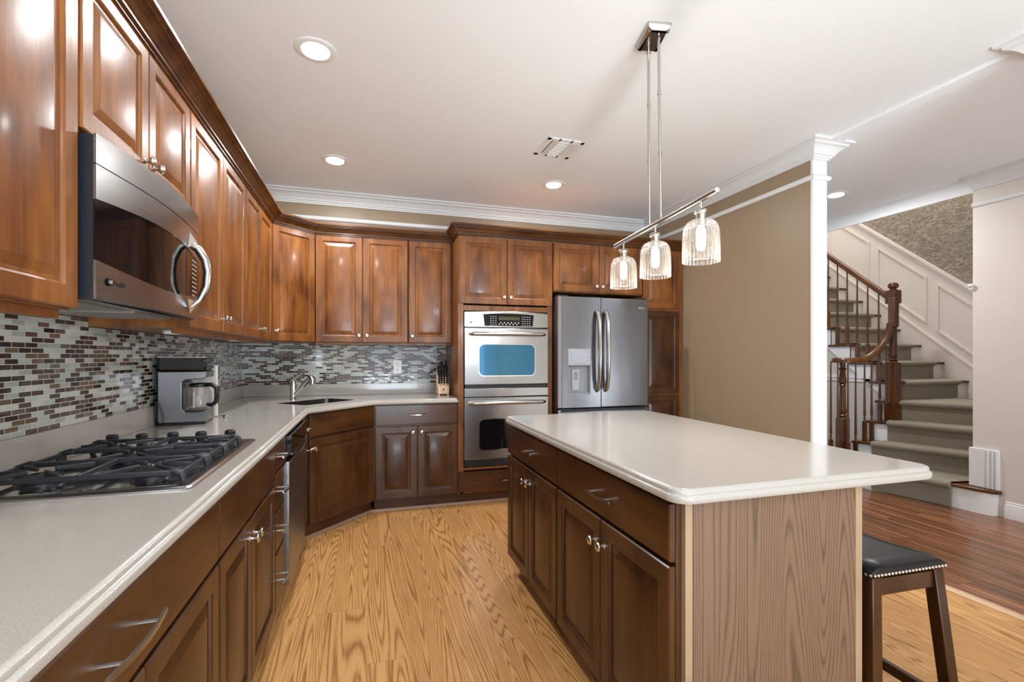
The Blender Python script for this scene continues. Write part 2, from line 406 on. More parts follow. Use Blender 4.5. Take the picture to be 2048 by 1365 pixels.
# floors
struct(MB().box(XL - .1, 3.0, YREAR - .1, YB + .1, -0.1, 0), 'floor', M['oak_floor'], smooth=False)
struct(MB().box(3.0, 6.5, YF - .1, 5.9, -0.1, 0.0), 'floor_foyer', M['dark_floor'], smooth=False)
struct(MB().prism([(2.99, 0), (3.045, 0), (3.045, .006), (3.035, .010), (3.0, .010), (2.99, .006)], 1.36, 2.56), 'trim_1', M['strip'])
bpy.data.objects['trim_1'].data.transform(Matrix(((1, 0, 0, 0), (0, 0, 1, 0), (0, 1, 0, 0), (0, 0, 0, 1))))
# ceilings
struct(MB().box(XL - .1, 2.97, YREAR - .1, YB + .1, ZC, ZC + .1), 'ceiling', M['ceiling'], smooth=False)
struct(MB().box(2.97, XF + .0, YF - .1, 5.9, ZC, ZC + .1), 'ceiling_foyer', M['ceiling'], smooth=False)
struct(MB().box(4.78, 6.5, 2.5, 5.9, 5.4, 5.5), 'ceiling_stairwell', M['ceiling'], smooth=False)
struct(MB().box(2.97, 3.07, 1.36, YE, ZC - .016, ZC), 'trim_2', M['ceiling'], smooth=False)
# walls
struct(MB().box(XL - .1, XL, YREAR, -2.4, 0, ZC).box(XL - .1, XL, -1.1, YB + .1, 0, ZC).box(XL - .1, XL, -2.4, -1.1, 0, 1.05).box(XL - .1, XL, -2.4, -1.1, 2.05, ZC), 'wall_left', M['brown'], smooth=False)
struct(MB().box(XL, 3.07, YB, YB + .1, 0, ZC), 'wall_back', M['brown'], smooth=False)
w = struct(MB().box(XR, XR + .06, YE, YB, 0, ZC), 'wall_right', M['brown'], smooth=False)
struct(MB().box(XR + .06, XR + T, YE, YB, 0, ZC), 'wall_right_foyer_face', M['beige'], smooth=False)
struct(MB().box(XR, XR + T, YREAR, 1.36, 0, ZC), 'wall_right_near', M['brown'], smooth=False)
# white pilaster capping the end of the brown wall
struct(MB().box(XR - .004, XR + T + .004, YE - .018, YE, 0, ZC - .001), 'trim_3', M['white'])
struct(MB().box(XR - .004, XR + T + .004, 1.36, 1.378, 0, ZC - .001), 'trim_4', M['white'])
# rear wall with sliding glass door opening
mb = MB().box(XL, -.12, YREAR - .1, YREAR, 0, ZC).box(2.62, XR + T, YREAR - .1, YREAR, 0, ZC).box(-.12, 2.62, YREAR - .1, YREAR, 2.27, ZC).box(-.12, 2.62, YREAR - .1, YREAR, 0, .12)
struct(mb, 'wall_rear', M['beige'], smooth=False)
def window(name, x0, x1, y, z0, z1, n, rot=0, loc=(0, 0, 0)):
    mb = MB(); f = .06
    mb.box(x0, x1, y - .04, y + .03, z0, z0 + f).box(x0, x1, y - .04, y + .03, z1 - f, z1)
    for i in range(n + 1):
        xx = x0 + (x1 - x0) * i / n; mb.box(max(x0, xx - f / 2), min(x1, xx + f / 2), y - .039, y + .029, z0 + .001, z1 - .001)
    o = mb.build(name, M['white'], kind='structure', loc=loc, rot=(0, 0, rot))
    MB().box(x0 + .02, x1 - .02, y - .012, y - .006, z0 + .02, z1 - .02).build('pane', M['glass'], o, smooth=False)
window('window_1', -.12, 2.62, YREAR - .02, .12, 2.27, 3)
window('window_2', -.65, .65, 0, 1.05, 2.05, 2, rot=PI / 2, loc=(XL - .03, -1.75, 0))
# foyer
struct(MB().box(XF, XF + .14, YF, 2.65, 0, ZC), 'wall_foyer', M['beige'], smooth=False)
struct(MB().box(XF, XF + .02, 2.65, 5.8, 2.617, 5.4).box(XF, 6.3, 2.36, 2.5, ZC, 5.4), 'wall_stair_header', M['ceiling'], smooth=False)
struct(MB().box(XF + .14, 6.4, 2.50, 2.65, 0, 5.4), 'wall_stair_near', M['beige'], smooth=False)
struct(MB().box(6.3, 6.4, 2.65, 5.9, 0, 5.4), 'wall_stair_right', M['paper'], smooth=False)
struct(MB().box(3.07, 6.3, 5.8, 5.9, 0, 5.4), 'wall_foyer_back', M['beige'], smooth=False)
mb = MB().box(3.07, 3.3, YF - .1, YF, 0, ZC).box(4.7, 4.92, YF - .1, YF, 0, ZC).box(3.3, 4.7, YF - .1, YF, 2.45, ZC)
struct(mb, 'wall_foyer_front', M['beige'], smooth=False)
window('window_3', 3.3, 4.7, YF - .03, 0.02, 2.45, 3)

# crown moulding and picture rail
CROWN = [(0, ZC - .105), (.012, ZC - .105), (.012, ZC - .094), (.024, ZC - .092), (.024, ZC - .082), (.038, ZC - .079), (.038, ZC - .069), (.046, ZC - .062), (.058, ZC - .048), (.074, ZC - .036), (.094, ZC - .029), (.094, ZC - .018), (.118, ZC - .014), (.118, ZC), (0, ZC)]
RAIL = [(0, 2.490), (.010, 2.490), (.018, 2.497), (.022, 2.508), (.018, 2.518), (.010, 2.526), (0, 2.526)]
# walk with the wall on the right-hand side so the profile grows to the left
def neg(path): return path[::-1]
p1 = [(XR + T + .004, YB - .0), (XR + T + .004, YE - .018), (XR - .004, YE - .018), (XR - .004, YB), (XL, YB), (XL, YREAR)]
def sweep_room(path, prof): return sweep(path, [(-d, z) for d, z in prof])
# interior side check: path runs foyer side -> end -> brown wall -> back wall -> left wall; room lies to the right of it
pth = [(XR + T, 5.6), (XR + T, YE - .018), (XR, YE - .018), (XR, YB), (XL, YB), (XL, YREAR)]
def outward(path, prof, side): return sweep(path, [(side * d, z) for d, z in prof])
struct(outward(pth, CROWN, -1 if False else 1), 'trim_5', M['white'], ang=13)
struct(outward(pth[0:5], RAIL, 1), 'trim_6', M['white'], ang=13)
pth2 = [(XR, YREAR), (XR, 1.378), (XR + T, 1.378), (XR + T, YF)]
struct(outward(pth2, CROWN, 1), 'trim_7', M['white'], ang=13)
pth3 = [(XF, 2.65), (XF, YF)]
struct(outward(pth3, CROWN, -1), 'trim_8', M['white'], ang=13)
struct(outward(pth3, RAIL, -1), 'trim_9', M['white'], ang=13)
BASE = [(0, 0), (.018, 0), (.018, .085), (.014, .095), (.014, .104), (.008, .112), (.008, .122), (.004, .130), (0, .130)]
struct(outward([(XF, 2.44), (XF, YF)], BASE, -1), 'baseboard_foyer', M['white'], ang=25)
struct(outward([(XR, YE), (XR, 3.96)], BASE, 1), 'baseboard_right', M['white'], ang=25)
struct(outward([(XR + T, 5.6), (XR + T, YE)], BASE, 1), 'baseboard_hall', M['white'], ang=25)
struct(outward([(XR, YREAR), (XR, 1.36)], BASE, 1), 'baseboard_right_near', M['white'], ang=25)

# ---------------------------------------------------------------- cabinet library (local: x across, -y towards the viewer, z up)
def door_mesh(w, h, frame=.058, t=.020, raised=True):
    """raised panel door, back at y=0, front at y=-t; centred on x, from z=0"""
    rings = [(0, 0), (0, t - .004), (.0035, t)]
    if raised:
        rings += [(frame - .006, t), (frame - .001, t - .003), (frame + .001, t - .009), (frame + .010, t - .010), (frame + .034, t - .0025), (frame + .037, t - .0015)]
    else: rings += [(.012, t)]
    mb = MB(); vs = []
    for ins, y in rings:
        vs += [(-w / 2 + ins, -y, ins), (w / 2 - ins, -y, ins), (w / 2 - ins, -y, h - ins), (-w / 2 + ins, -y, h - ins)]
    fs = [(0, 1, 2, 3)]
    for j in range(len(rings) - 1):
        for i in range(4): fs.append((j * 4 + i, j * 4 + (i + 1) % 4, (j + 1) * 4 + (i + 1) % 4, (j + 1) * 4 + i))
    e = (len(rings) - 1) * 4; fs.append((e, e + 1, e + 2, e + 3)); return mb.add(vs, fs)
KNOB = [(.0095, 0), (.0095, .002), (.0055, .005), (.005, .014), (.010, .018), (.0155, .022), (.0165, .026), (.014, .030), (.008, .032), (.0, .0325)]
def add_knob(par, x, z):
    MB().lathe(KNOB, (x, -.020, z), '-y', 16).build('knob', M['nickel'], par)
def add_pull(par, x, z, L=.13, y=-.020, mat=None):
    mb = MB(); n = 10
    pts = [(x - L / 2 + L * i / n, y - .026 - .010 * math.sin(PI * i / n), z) for i in range(n + 1)]
    for i in range(n):
        a, b = pts[i], pts[i + 1]; hw = .0045
        mb.add([(a[0], a[1] - .003, a[2] - hw), (a[0], a[1] + .003, a[2] - hw), (a[0], a[1] + .003, a[2] + hw), (a[0], a[1] - .003, a[2] + hw),
                (b[0], b[1] - .003, b[2] - hw), (b[0], b[1] + .003, b[2] - hw), (b[0], b[1] + .003, b[2] + hw), (b[0], b[1] - .003, b[2] + hw)],
               [(0, 1, 2, 3), (7, 6, 5, 4), (0, 4, 5, 1), (1, 5, 6, 2), (2, 6, 7, 3), (3, 7, 4, 0)])
    for sx in (-.30, .30): mb.tube([(x + sx * L, y, z), (x + sx * L, y - .032, z)], .0045, 8)
    mb.build('handle', mat or M['brushed'], par, ang=50)
def add_door(cab, x0, x1, z0, z1, knob=None, frame=.058, mat='wood'):
    d = door_mesh(x1 - x0, z1 - z0, frame).build('door', M[mat], cab, loc=((x0 + x1) / 2, 0, z0), ang=20)
    if knob: add_knob(d, knob[0] - (x0 + x1) / 2, knob[1] - z0)
    return d
def add_drawer(cab, x0, x1, z0, z1, pull=.13, mat='wood_h', px=None):
    d = door_mesh(x1 - x0, z1 - z0, raised=False).build('drawer', M[mat], cab, loc=((x0 + x1) / 2, 0, z0), ang=20)
    if pull: add_pull(d, (px if px is not None else 0), (z1 - z0) / 2, pull)
    return d
def carcass(cab, x0, x1, depth, z0, z1, mat='wood'):
    return MB().box(x0, x1, .0005, depth, z0, z1).build('body', M[mat], cab, bevel=.0015, seg=1)

R90 = PI / 2
FU = -.715                                    # front face plane of the left wall cabinets
ZB, ZT = 1.385, 2.285                         # bottom and top of wall cabinets
def cab_left(label, y0, y1, name='wall_cabinet', z=0, x=FU):
    return thing(name, label, 'cabinet', (x, y0, z), R90)
# nearest
def wall_cab(label, y0, y1, z0, z1, doors, group='maple wall cabinets'):
    c = cab_left(label, y0, y1); w = y1 - y0
    carcass(c, 0, w, .332, z0, z1 - .003)
    MB().box(0, w, .022, .05, z0 - .022, z0).build('light_rail', M['wood'], c)
    return c, w
c, w = wall_cab('nearest wall cabinet at the left edge, beside the microwave', .70, 1.460, ZB - .004, ZT, 2)
add_door(c, .004, .376, ZB, ZT, (.345, ZB + .06)); add_door(c, .382, w - .004, ZB, ZT, None)
c, w = wall_cab('short wall cabinet directly above the microwave', 1.468, 2.243, 1.842, ZT, 2)
for ch in list(c.children):
    if ch.name.startswith('light_rail'): bpy.data.objects.remove(ch)
m_ = w / 2 + .002
add_door(c, .004, m_ - .002, 1.848, ZT, (m_ - .035, 1.90), .055); add_door(c, m_ + .002, w - .004, 1.848, ZT, (m_ + .035, 1.90), .055)
c, w = wall_cab('two-door wall cabinet just right of the microwave', 2.247, 3.168, ZB - .004, ZT, 2)
m_ = w / 2
add_door(c, .004, m_ - .002, ZB, ZT, (m_ - .032, ZB + .065)); add_door(c, m_ + .002, w - .004, ZB, ZT, (m_ + .032, ZB + .065))
c, w = wall_cab('two-door wall cabinet between the corner cabinet and its wider neighbour', 3.172, 3.985, ZB - .004, ZT, 2)
m_ = w / 2
add_door(c, .004, m_ - .002, ZB, ZT, (m_ - .032, ZB + .065)); add_door(c, m_ + .002, w - .004, ZB, ZT, (m_ + .032, ZB + .065))
# corner diagonal wall cabinet
P0, P1 = Vector((FU, 3.989)), Vector((-.425, 4.27))
ang = math.atan2(P1.y - P0.y, P1.x - P0.x); wd = (P1 - P0).length
c = thing('corner_cabinet', 'diagonal single-door wall cabinet in the corner above the faucet', 'cabinet', (P0.x, P0.y, 0), ang)
MB().prism([(FU, 3.989), (-.425, 4.27), (-.425, YB - .001), (XL + .001, YB - .001), (XL + .001, 3.989)], ZB - .004, ZT - .003).build('body', M['wood'], None, bevel=.001)
b = bpy.data.objects['body.004'] if 'body.004' in bpy.data.objects else None
b = [o for o in COL.objects if o.name.startswith('body')][-1]
b.parent = c; b.matrix_parent_inverse = (Matrix.Translation((P0.x, P0.y, 0)) @ Matrix.Rotation(ang, 4, 'Z')).inverted()
add_door(c, .012, wd - .012, ZB, ZT, (.040, ZB + .075))
# back wall cabinets
YU = 4.27
def cab_back(label, x0, y, name='wall_cabinet'): return thing(name, label, 'cabinet', (x0, y, 0), 0)
c = cab_back('two-door wall cabinet on the back wall beside the diagonal corner cabinet', -.421, YU); w = .757
carcass(c, 0, w, YB - YU - .002, ZB - .004, ZT - .003)
add_door(c, .004, w / 2 - .004, ZB, ZT, (w / 2 - .032, ZB + .055)); add_door(c, w / 2, w - .004, ZB, ZT, (w / 2 + .032, ZB + .055))
MB().box(0, w, .022, .05, ZB - .022, ZB - .004).build('light_rail', M['wood'], c)
c = cab_back('single-door wall cabinet beside the double oven cabinet', .340, YU); w = .385
carcass(c, 0, w, YB - YU - .002, ZB - .004, ZT - .003)
add_door(c, .004, .370, ZB, ZT, (.030, ZB + .055))
MB().box(0, w, .022, .05, ZB - .022, ZB - .004).build('light_rail', M['wood'], c)

# cornice on top of the cabinets
CORN = [(0, 0), (.008, 0), (.008, .011), (.017, .012), (.017, .021), (.023, .026), (.032, .042), (.047, .053), (.047, .058), (.058, .059), (.058, .068), (.070, .070), (.070, .084), (-.02, .084), (-.02, 0)]
pc = [(.725, YU - .020), (-.417, YU - .020), (FU + .020, 3.983), (FU + .020, .70)]
co = sweep(pc, [(d, z + ZT - .006) for d, z in CORN]).build('cornice', M['cornice'], ang=14, label='stepped wood cornice with painted-in shade running along the left and corner wall cabinets', cat='cornice')
YT = 3.97                                    # front of the tall units
pc = [(XR, YT - .020), (.728, YT - .020), (.728, YU + .05)]
sweep(pc, [(d, z + ZT + .004) for d, z in CORN]).build('cornice', M['cornice'], ang=14, label='taller stepped wood cornice over the oven, fridge and pantry cabinets', cat='cornice')

# tall oven cabinet
c = thing('oven_cabinet', 'tall maple cabinet housing the double wall oven', 'cabinet', (.728, YT, 0), 0); w = .852
mb = MB()
mb.box(0, .020, .001, .628, .10, ZT).box(w - .020, w, .001, .628, .10, ZT).box(.02, w - .02, .001, .628, ZT - .02, ZT).box(.02, w - .02, .61, .628, .10, ZT - .02)
mb.box(.02, .047, .001, .02, .10, ZT - .02).box(w - .047, w - .02, .001, .02, .10, ZT - .02).box(.047, w - .047, .001, .6, .295, .318).box(.047, w - .047, .001, .6, 1.655, 1.70).box(.02, w - .02, .001, .6, .10, .12)
mb.build('body', M['wood'], c, bevel=.0012, seg=1)
MB().box(.0, w, .06, .075, 0, .10).build('toe_kick', M['toe'], c)
add_door(c, .006, w / 2 - .002, 1.712, ZT - .002, (w / 2 - .030, 1.775)); add_door(c, w / 2 + .002, w - .006, 1.712, ZT - .002, (w / 2 + .030, 1.775))
add_drawer(c, .006, w - .006, .115, .285, .13, 'wood_shaded_h', px=.02)
# cabinet above fridge
c = thing('wall_cabinet', 'short two-door cabinet above the refrigerator', 'cabinet', (1.585, YT, 0), 0); w = .905
carcass(c, 0, w, .628, 1.842, ZT)
add_door(c, .003, w / 2 - .002, 1.850, ZT - .002, (w / 2 - .030, 1.905), .055); add_door(c, w / 2 + .002, w - .003, 1.850, ZT - .002, (w / 2 + .030, 1.905), .055)
# pantry
c = thing('pantry_cabinet', 'narrow tall pantry cabinet between the refrigerator and the brown wall', 'cabinet', (2.494, YT, 0), 0); w = XR - 2.494 - .002
carcass(c, 0, w, .628, .10, ZT, 'wood')
MB().box(0, w, .06, .075, 0, .10).build('toe_kick', M['toe'], c)
add_door(c, .004, .405, 1.725, ZT - .002, None); add_door(c, .004, .405, .905, 1.700, None, mat='wood_shaded'); add_door(c, .004, .405, .115, .890, None, mat='wood_shaded')  # middle and lower doors take the stain with shade in its colour

# ---------------------------------------------------------------- base cabinets
XB = -.412; ZD, ZG = .868, .695               # door top zone / drawer bottom
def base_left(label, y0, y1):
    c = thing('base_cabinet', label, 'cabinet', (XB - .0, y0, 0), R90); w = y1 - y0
    carcass(c, 0, w, .60, .10, .874, 'wood_shaded'); MB().box(0, w, .065, .08, 0, .10).build('toe_kick', M['toe'], c)
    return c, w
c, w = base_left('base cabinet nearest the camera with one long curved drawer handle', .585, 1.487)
add_drawer(c, .004, w - .004, .705, ZD, .21, 'wood_shaded_h', px=-.09)
add_door(c, .004, w / 2 - .002, .115, .692, None, mat='wood_shaded'); add_door(c, w / 2 + .002, w - .004, .115, .692, None, mat='wood_shaded')
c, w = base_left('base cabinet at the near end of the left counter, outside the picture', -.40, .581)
add_drawer(c, .004, w - .004, .705, ZD, .13, 'wood_shaded_h'); add_door(c, .004, w / 2 - .002, .115, .692, None, mat='wood_shaded'); add_door(c, w / 2 + .002, w - .004, .115, .692, None, mat='wood_shaded')
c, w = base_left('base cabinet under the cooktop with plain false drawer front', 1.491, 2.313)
add_drawer(c, .004, w - .004, .705, ZD, None, 'wood_shaded_h')
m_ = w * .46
add_door(c, .004, m_ - .002, .115, .692, (m_ - .030, .632), mat='wood_shaded'); add_door(c, m_ + .002, w - .004, .115, .692, (m_ + .030, .632), mat='wood_shaded')
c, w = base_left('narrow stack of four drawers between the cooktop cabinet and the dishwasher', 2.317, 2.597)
for z0, z1 in ((.745, ZD), (.565, .733), (.385, .553), (.115, .373)): add_drawer(c, .004, w - .004, z0, z1, .12, 'wood_shaded_h', px=-.04)
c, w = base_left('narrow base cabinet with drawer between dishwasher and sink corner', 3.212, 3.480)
add_drawer(c, .004, w - .004, .705, ZD, .11, 'wood_shaded_h'); add_door(c, .004, w - .004, .115, .692, (w - .035, .632), .045, mat='wood_shaded')
# dishwasher
dw = thing('dishwasher', 'stainless dishwasher with curved black control panel left of the sink corner', 'dishwasher', (XB, 2.602, 0), R90); w = .605
MB().box(.003, w - .003, .002, .58, .10, .868).build('body', M['grey'], dw)
MB().box(0, w, .05, .065, 0, .098).build('toe_kick', M['black'], dw)
mb = MB(); n = 12
MB().box(.003, w - .003, -.036, .0, .115, .735).build('door', M['steel_dark'], dw, bevel=.006)
pts = [(.003, .738), (w - .003, .738), (w - .003, .866), (.003, .866)]
mb = MB()
arc = [(.003 + (w - .006) * i / n, .775 - .034 * math.sin(PI * i / n)) for i in range(n + 1)]
poly = arc + [(w - .003, .866), (.003, .866)]
k = len(poly); vs = [(x, 0, z) for x, z in poly] + [(x, -.046, z) for x, z in poly]
mb.add(vs, [tuple(range(k)), tuple(range(k, 2 * k))[::-1]] + [(i, (i + 1) % k, (i + 1) % k + k, i + k) for i in range(k)]).build('control_panel', M['black_gloss'], dw, bevel=.003)
MB().tube([(x, -.044 - .014 * math.sin(PI * i / n), z) for i, (x, z) in enumerate(arc)], .006, 8).build('handle_trim', M['steel'], dw)
# diagonal sink base
D0, D1 = Vector((XB, 3.484)), Vector((.047, 3.972)); dang = math.atan2(D1.y - D0.y, D1.x - D0.x); dwid = (D1 - D0).length
c = thing('sink_cabinet', 'diagonal corner sink cabinet with one wide door', 'cabinet', (D0.x, D0.y, 0), dang)
MB().prism([tuple(D0), (.046, 3.971), (.046, YB - .001), (XL + .001, YB - .001), (XL + .001, 3.484)], .10, .66).build('body', M['wood_shaded'], None, bevel=.001)
b = [o for o in COL.objects if o.name.startswith('body')][-1]; b.parent = c
b.matrix_parent_inverse = (Matrix.Translation((D0.x, D0.y, 0)) @ Matrix.Rotation(dang, 4, 'Z')).inverted()
MB().box(.0, dwid, .0005, .02, .66, .874).build('front_rail', M['wood_shaded_h'], c)
MB().box(.03, dwid + .018, .055, .07, 0, .099).build('toe_kick', M['toe'], c)
add_drawer(c, .030, dwid - .012, .712, ZD, None, 'wood_shaded_h'); add_door(c, .030, dwid - .012, .115, .696, (.058, .630), mat='wood_shaded')
# back base
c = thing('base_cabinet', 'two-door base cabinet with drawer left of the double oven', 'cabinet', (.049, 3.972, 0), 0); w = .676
carcass(c, 0, w, .625, .10, .874, 'wood_shaded'); MB().box(.001, w, .055, .07, 0, .10).build('toe_kick', M['toe'], c)
add_drawer(c, .008, w - .006, .708, ZD, .14, 'wood_shaded_h', px=.01)
add_door(c, .008, w / 2 - .002, .115, .694, (w / 2 - .035, .645), mat='wood_shaded'); add_door(c, w / 2 + .006, w - .006, .115, .694, (w / 2 + .035, .645), mat='wood_shaded')
# shoe moulding along the toe kicks
ps = [(1.58, YT + .058), (.015, 4.026), (-.446, 3.525), (-.475, 3.47), (-.475, 3.20)]
struct(sweep([(1.58, 4.026), (.022, 4.026), (-.452, 3.522), (-.475, 3.48), (-.475, 3.20)], [(0, 0), (.014, 0), (.012, .010), (.006, .017), (0, .018)]), 'trim_10', M['shoe'])

# ---------------------------------------------------------------- countertops
EDGE = [(.016, .914), (.010, .9125), (.007, .908), (.007, .900), (.003, .898), (.0, .894), (0, .882), (.004, .876)]
XE = -.383; YEd = 3.945
ctop = [(XL + .001, -.40), (XE, -.40), (XE, 3.455), (.062, YEd), (.724, YEd), (.724, YB - .001), (XL + .001, YB - .001)]
sc_, sl, sd, sa = Vector((-.375, 3.965)), .50, .33, math.radians(47)
ux, uy = Vector((math.cos(sa), math.sin(sa))), Vector((-math.sin(sa), math.cos(sa)))
hole = [tuple(sc_ + ux * a + uy * b) for a, b in rounded_rect(-sl / 2, sl / 2, -sd / 2, sd / 2, .04)]
ct = slab(ctop, EDGE, [hole]).build('countertop', M['quartz'], ang=50, label='long speckled white stone countertop wrapping from the cooktop round to the oven', cat='countertop')
mb = MB().box(XL + .001, XL + .021, -.40, YB - .001, .914, 1.014).box(XL + .021, .724, YB - .021, YB - .001, .914, 1.014)
mb.build('upstand', M['quartz'], ct, bevel=.002)
# mosaic backsplash
mb = MB().box(XL + .0012, XL + .009, -.40, YB - .012, 1.0145, 1.378).box(XL + .0012, XL + .009, 1.464, 2.245, 1.378, 1.41)
mb.build('mosaic_backsplash', M['tile_y'], smooth=False, label='brown, grey and white glass mosaic behind the cooktop and coffee maker', cat='backsplash')
MB().box(XL + .001, .724, YB - .010, YB - .001, 1.0145, 1.378).build('mosaic_backsplash', M['tile_x'], smooth=False, label='glass mosaic on the back wall behind the faucet and knife block', cat='backsplash')
# sink
sk = thing('kitchen_sink', 'stainless steel undermount corner sink', 'sink', (sc_.x, sc_.y, .70), sa)
rings_ = [(rounded_rect(-sl / 2 + i_, sl / 2 - i_, -sd / 2 + i_, sd / 2 - i_, .04 if i_ < .01 else .06), z_) for i_, z_ in ((.0008, .0), (.0008, .2125), (.0030, .2125), (.0040, .19), (.022, .012), (.04, .006))]
n = len(rings_[0][0]); vs = [(x, y, z_) for rg, z_ in rings_ for x, y in rg]
fs = [(a * n + i, a * n + (i + 1) % n, (a + 1) * n + (i + 1) % n, (a + 1) * n + i) for a in range(5) for i in range(n)] + [tuple(range(5 * n, 6 * n)), tuple(range(n))[::-1]]
MB().add(vs, fs).build('basin', M['steel_sink'], sk, ang=50)
MB().lathe([(.0, .0), (.045, .0), (.045, .006), (.03, .007), (.0, .004)], (0, 0, .009)).build('drain', M['chrome'], sk)
# faucet
fa = thing('kitchen_faucet', 'chrome single-lever pull-out faucet behind the corner sink', 'faucet', (-.575, 4.165, .9142), math.radians(-40))
MB().lathe([(.030, 0), (.030, .006), (.026, .010), (.025, .06), (.026, .11), (.024, .13), (.018, .150), (.0, .160)], seg=20).build('body', M['chrome'], fa)
MB().tube([(.0, 0, .035), (.06, 0, .075), (.12, 0, .125), (.165, 0, .165), (.185, 0, .180)], [.017, .017, .018, .022, .024], 14).tube([(.175, 0, .178), (.195, 0, .178), (.206, 0, .160), (.207, 0, .130)], [.022, .026, .026, .021], 14).build('spout', M['chrome'], fa)
MB().tube([(-.005, 0, .120), (.0, 0, .160), (.03, 0, .185), (.075, 0, .205), (.115, 0, .228)], [.024, .022, .015, .009, .006], 12, flat=.6).build('lever', M['chrome'], fa)

# ---------------------------------------------------------------- microwave
mw = thing('microwave', 'stainless over-the-range microwave hood above the cooktop', 'microwave', (FU, 1.470, 0), R90); w = .770; z0, z1 = 1.412, 1.836
MB().box(.004, w - .004, -.016, .320, z0 + .010, z1).build('body', M['navy'], mw, bevel=.003)
def bow(x): return .050 + .030 * math.sin(PI * x / w)
def curved(name, zlo, zhi, mat, xa=0.0, xb=w, off=0.0, th=.030, n=24, par=mw, **kw):
    """curved front strip; zlo/zhi may be functions of x"""
    fl = zlo if callable(zlo) else (lambda x: zlo); fh = zhi if callable(zhi) else (lambda x: zhi); mb = MB(); vs = []
    for i in range(n + 1):
        x = xa + (xb - xa) * i / n; y = -bow(x) - off
        vs += [(x, y, fl(x)), (x, y, fh(x)), (x, y + th, fl(x)), (x, y + th, fh(x))]
    fs = [(0, 1, 3, 2), (4 * n, 4 * n + 2, 4 * n + 3, 4 * n + 1)]
    for i in range(n):
        a = 4 * i; b_ = a + 4; fs += [(a, b_, b_ + 1, a + 1), (a + 2, a + 3, b_ + 3, b_ + 2), (a + 1, b_ + 1, b_ + 3, a + 3), (a, a + 2, b_ + 2, b_)]
    return mb.add(vs, fs).build(name, mat, par, ang=35, **kw)
curved('vent_panel', 1.760, z1, M['steel'], th=.006)
curved('side_filler', z0 + .003, z1 - .003, M['navy'], .001, w - .001, off=-.0065, th=.040)
curved('door_top', lambda x: 1.668 - .020 * (x / w) + .022 * math.sin(PI * x / w), 1.757, M['steel'], th=.006)
curved('door_bottom', z0, lambda x: 1.512 - .030 * math.sin(PI * min(1, x / w)) , M['steel'], th=.006)
curved('window', 1.478, 1.70, M['black_gloss'], .001, .585, off=-.003, th=.003)
curved('control_panel', 1.478, 1.70, M['black_gloss'], .587, w - .001, off=-.003, th=.003)
for i in range(9):
    for j in range(3):
        xx = .655 + j * .030; zz = 1.500 + i * .017; yy = -bow(xx) + .0035
        pass
mb = MB()
for i in range(9):
    for j in range(3):
        xx = .660 + j * .028; zz = 1.502 + i * .017; y_ = -bow(xx + .007) + .0022
        mb.box(xx, xx + .012, y_ - .0008, y_ + .0005, zz, zz + .004)
mb.build('keypad_marks', M['print'], mw, smooth=False)
# bow handle
hp = [(.600, -.072, 1.688), (.600, -.098, 1.672), (.600, -.122, 1.630), (.600, -.130, 1.585), (.600, -.126, 1.530), (.600, -.104, 1.478), (.600, -.078, 1.452)]
MB().tube(hp, [.012, .015, .015, .015, .015, .014, .010], 12).build('handle', M['brushed'], mw)
mb = MB()
for za, zb in ((1.735, 1.672), (1.425, 1.480)):
    yy = -bow(.600) - .002
    mb.add([(.600, yy, za), (.578, yy, zb), (.622, yy, zb), (.600, yy - .026, (za + zb * 2) / 3), (.600, yy + .012, zb)], [(0, 1, 3), (0, 3, 2), (1, 2, 3), (0, 1, 2)])
mb.build('handle_mount', M['brushed'], mw, smooth=False)
MB().lathe([(.011, 0), (.011, .0015), (.0, .0016)], (.048, -.0585, 1.462), '-y', 20).build('badge', M['black'], mw)
MB().box(.03, w - .03, -.014, .32, z0 + .001, z0 + .010).build('underside_panel', M['steel'], mw)
mb = MB()
for a in (.05, .41): mb.box(a, a + .30, .03, .25, z0 - .003, z0 + .001)
mb.build('grease_filter', M['filter'], mw)
def text(body, size, loc, rot, mat, par, shear=0.0, name='lettering'):
    cu = bpy.data.curves.new(name, 'FONT'); cu.body = body; cu.size = size; cu.extrude = .0004; cu.shear = shear; cu.materials.append(mat)
    tmp = bpy.data.objects.new(name, cu); dg = bpy.context.evaluated_depsgraph_get(); COL.objects.link(tmp); dg.update()
    me = bpy.data.meshes.new_from_object(tmp.evaluated_get(dg)); bpy.data.objects.remove(tmp)
    o = bpy.data.objects.new(name, me); COL.objects.link(o); o.location = loc; o.rotation_euler = rot; o.parent = par; return o
text('Profile', .020, (.064, -.0600, 1.455), (PI / 2, 0, -math.atan2(.030 * math.pi / w * math.cos(PI * .09 / w), 1)), M['black'], mw, .35)
text('GE', .011, (.0405, -.0605, 1.4585), (PI / 2, 0, -.11), M['print'], mw, .2)

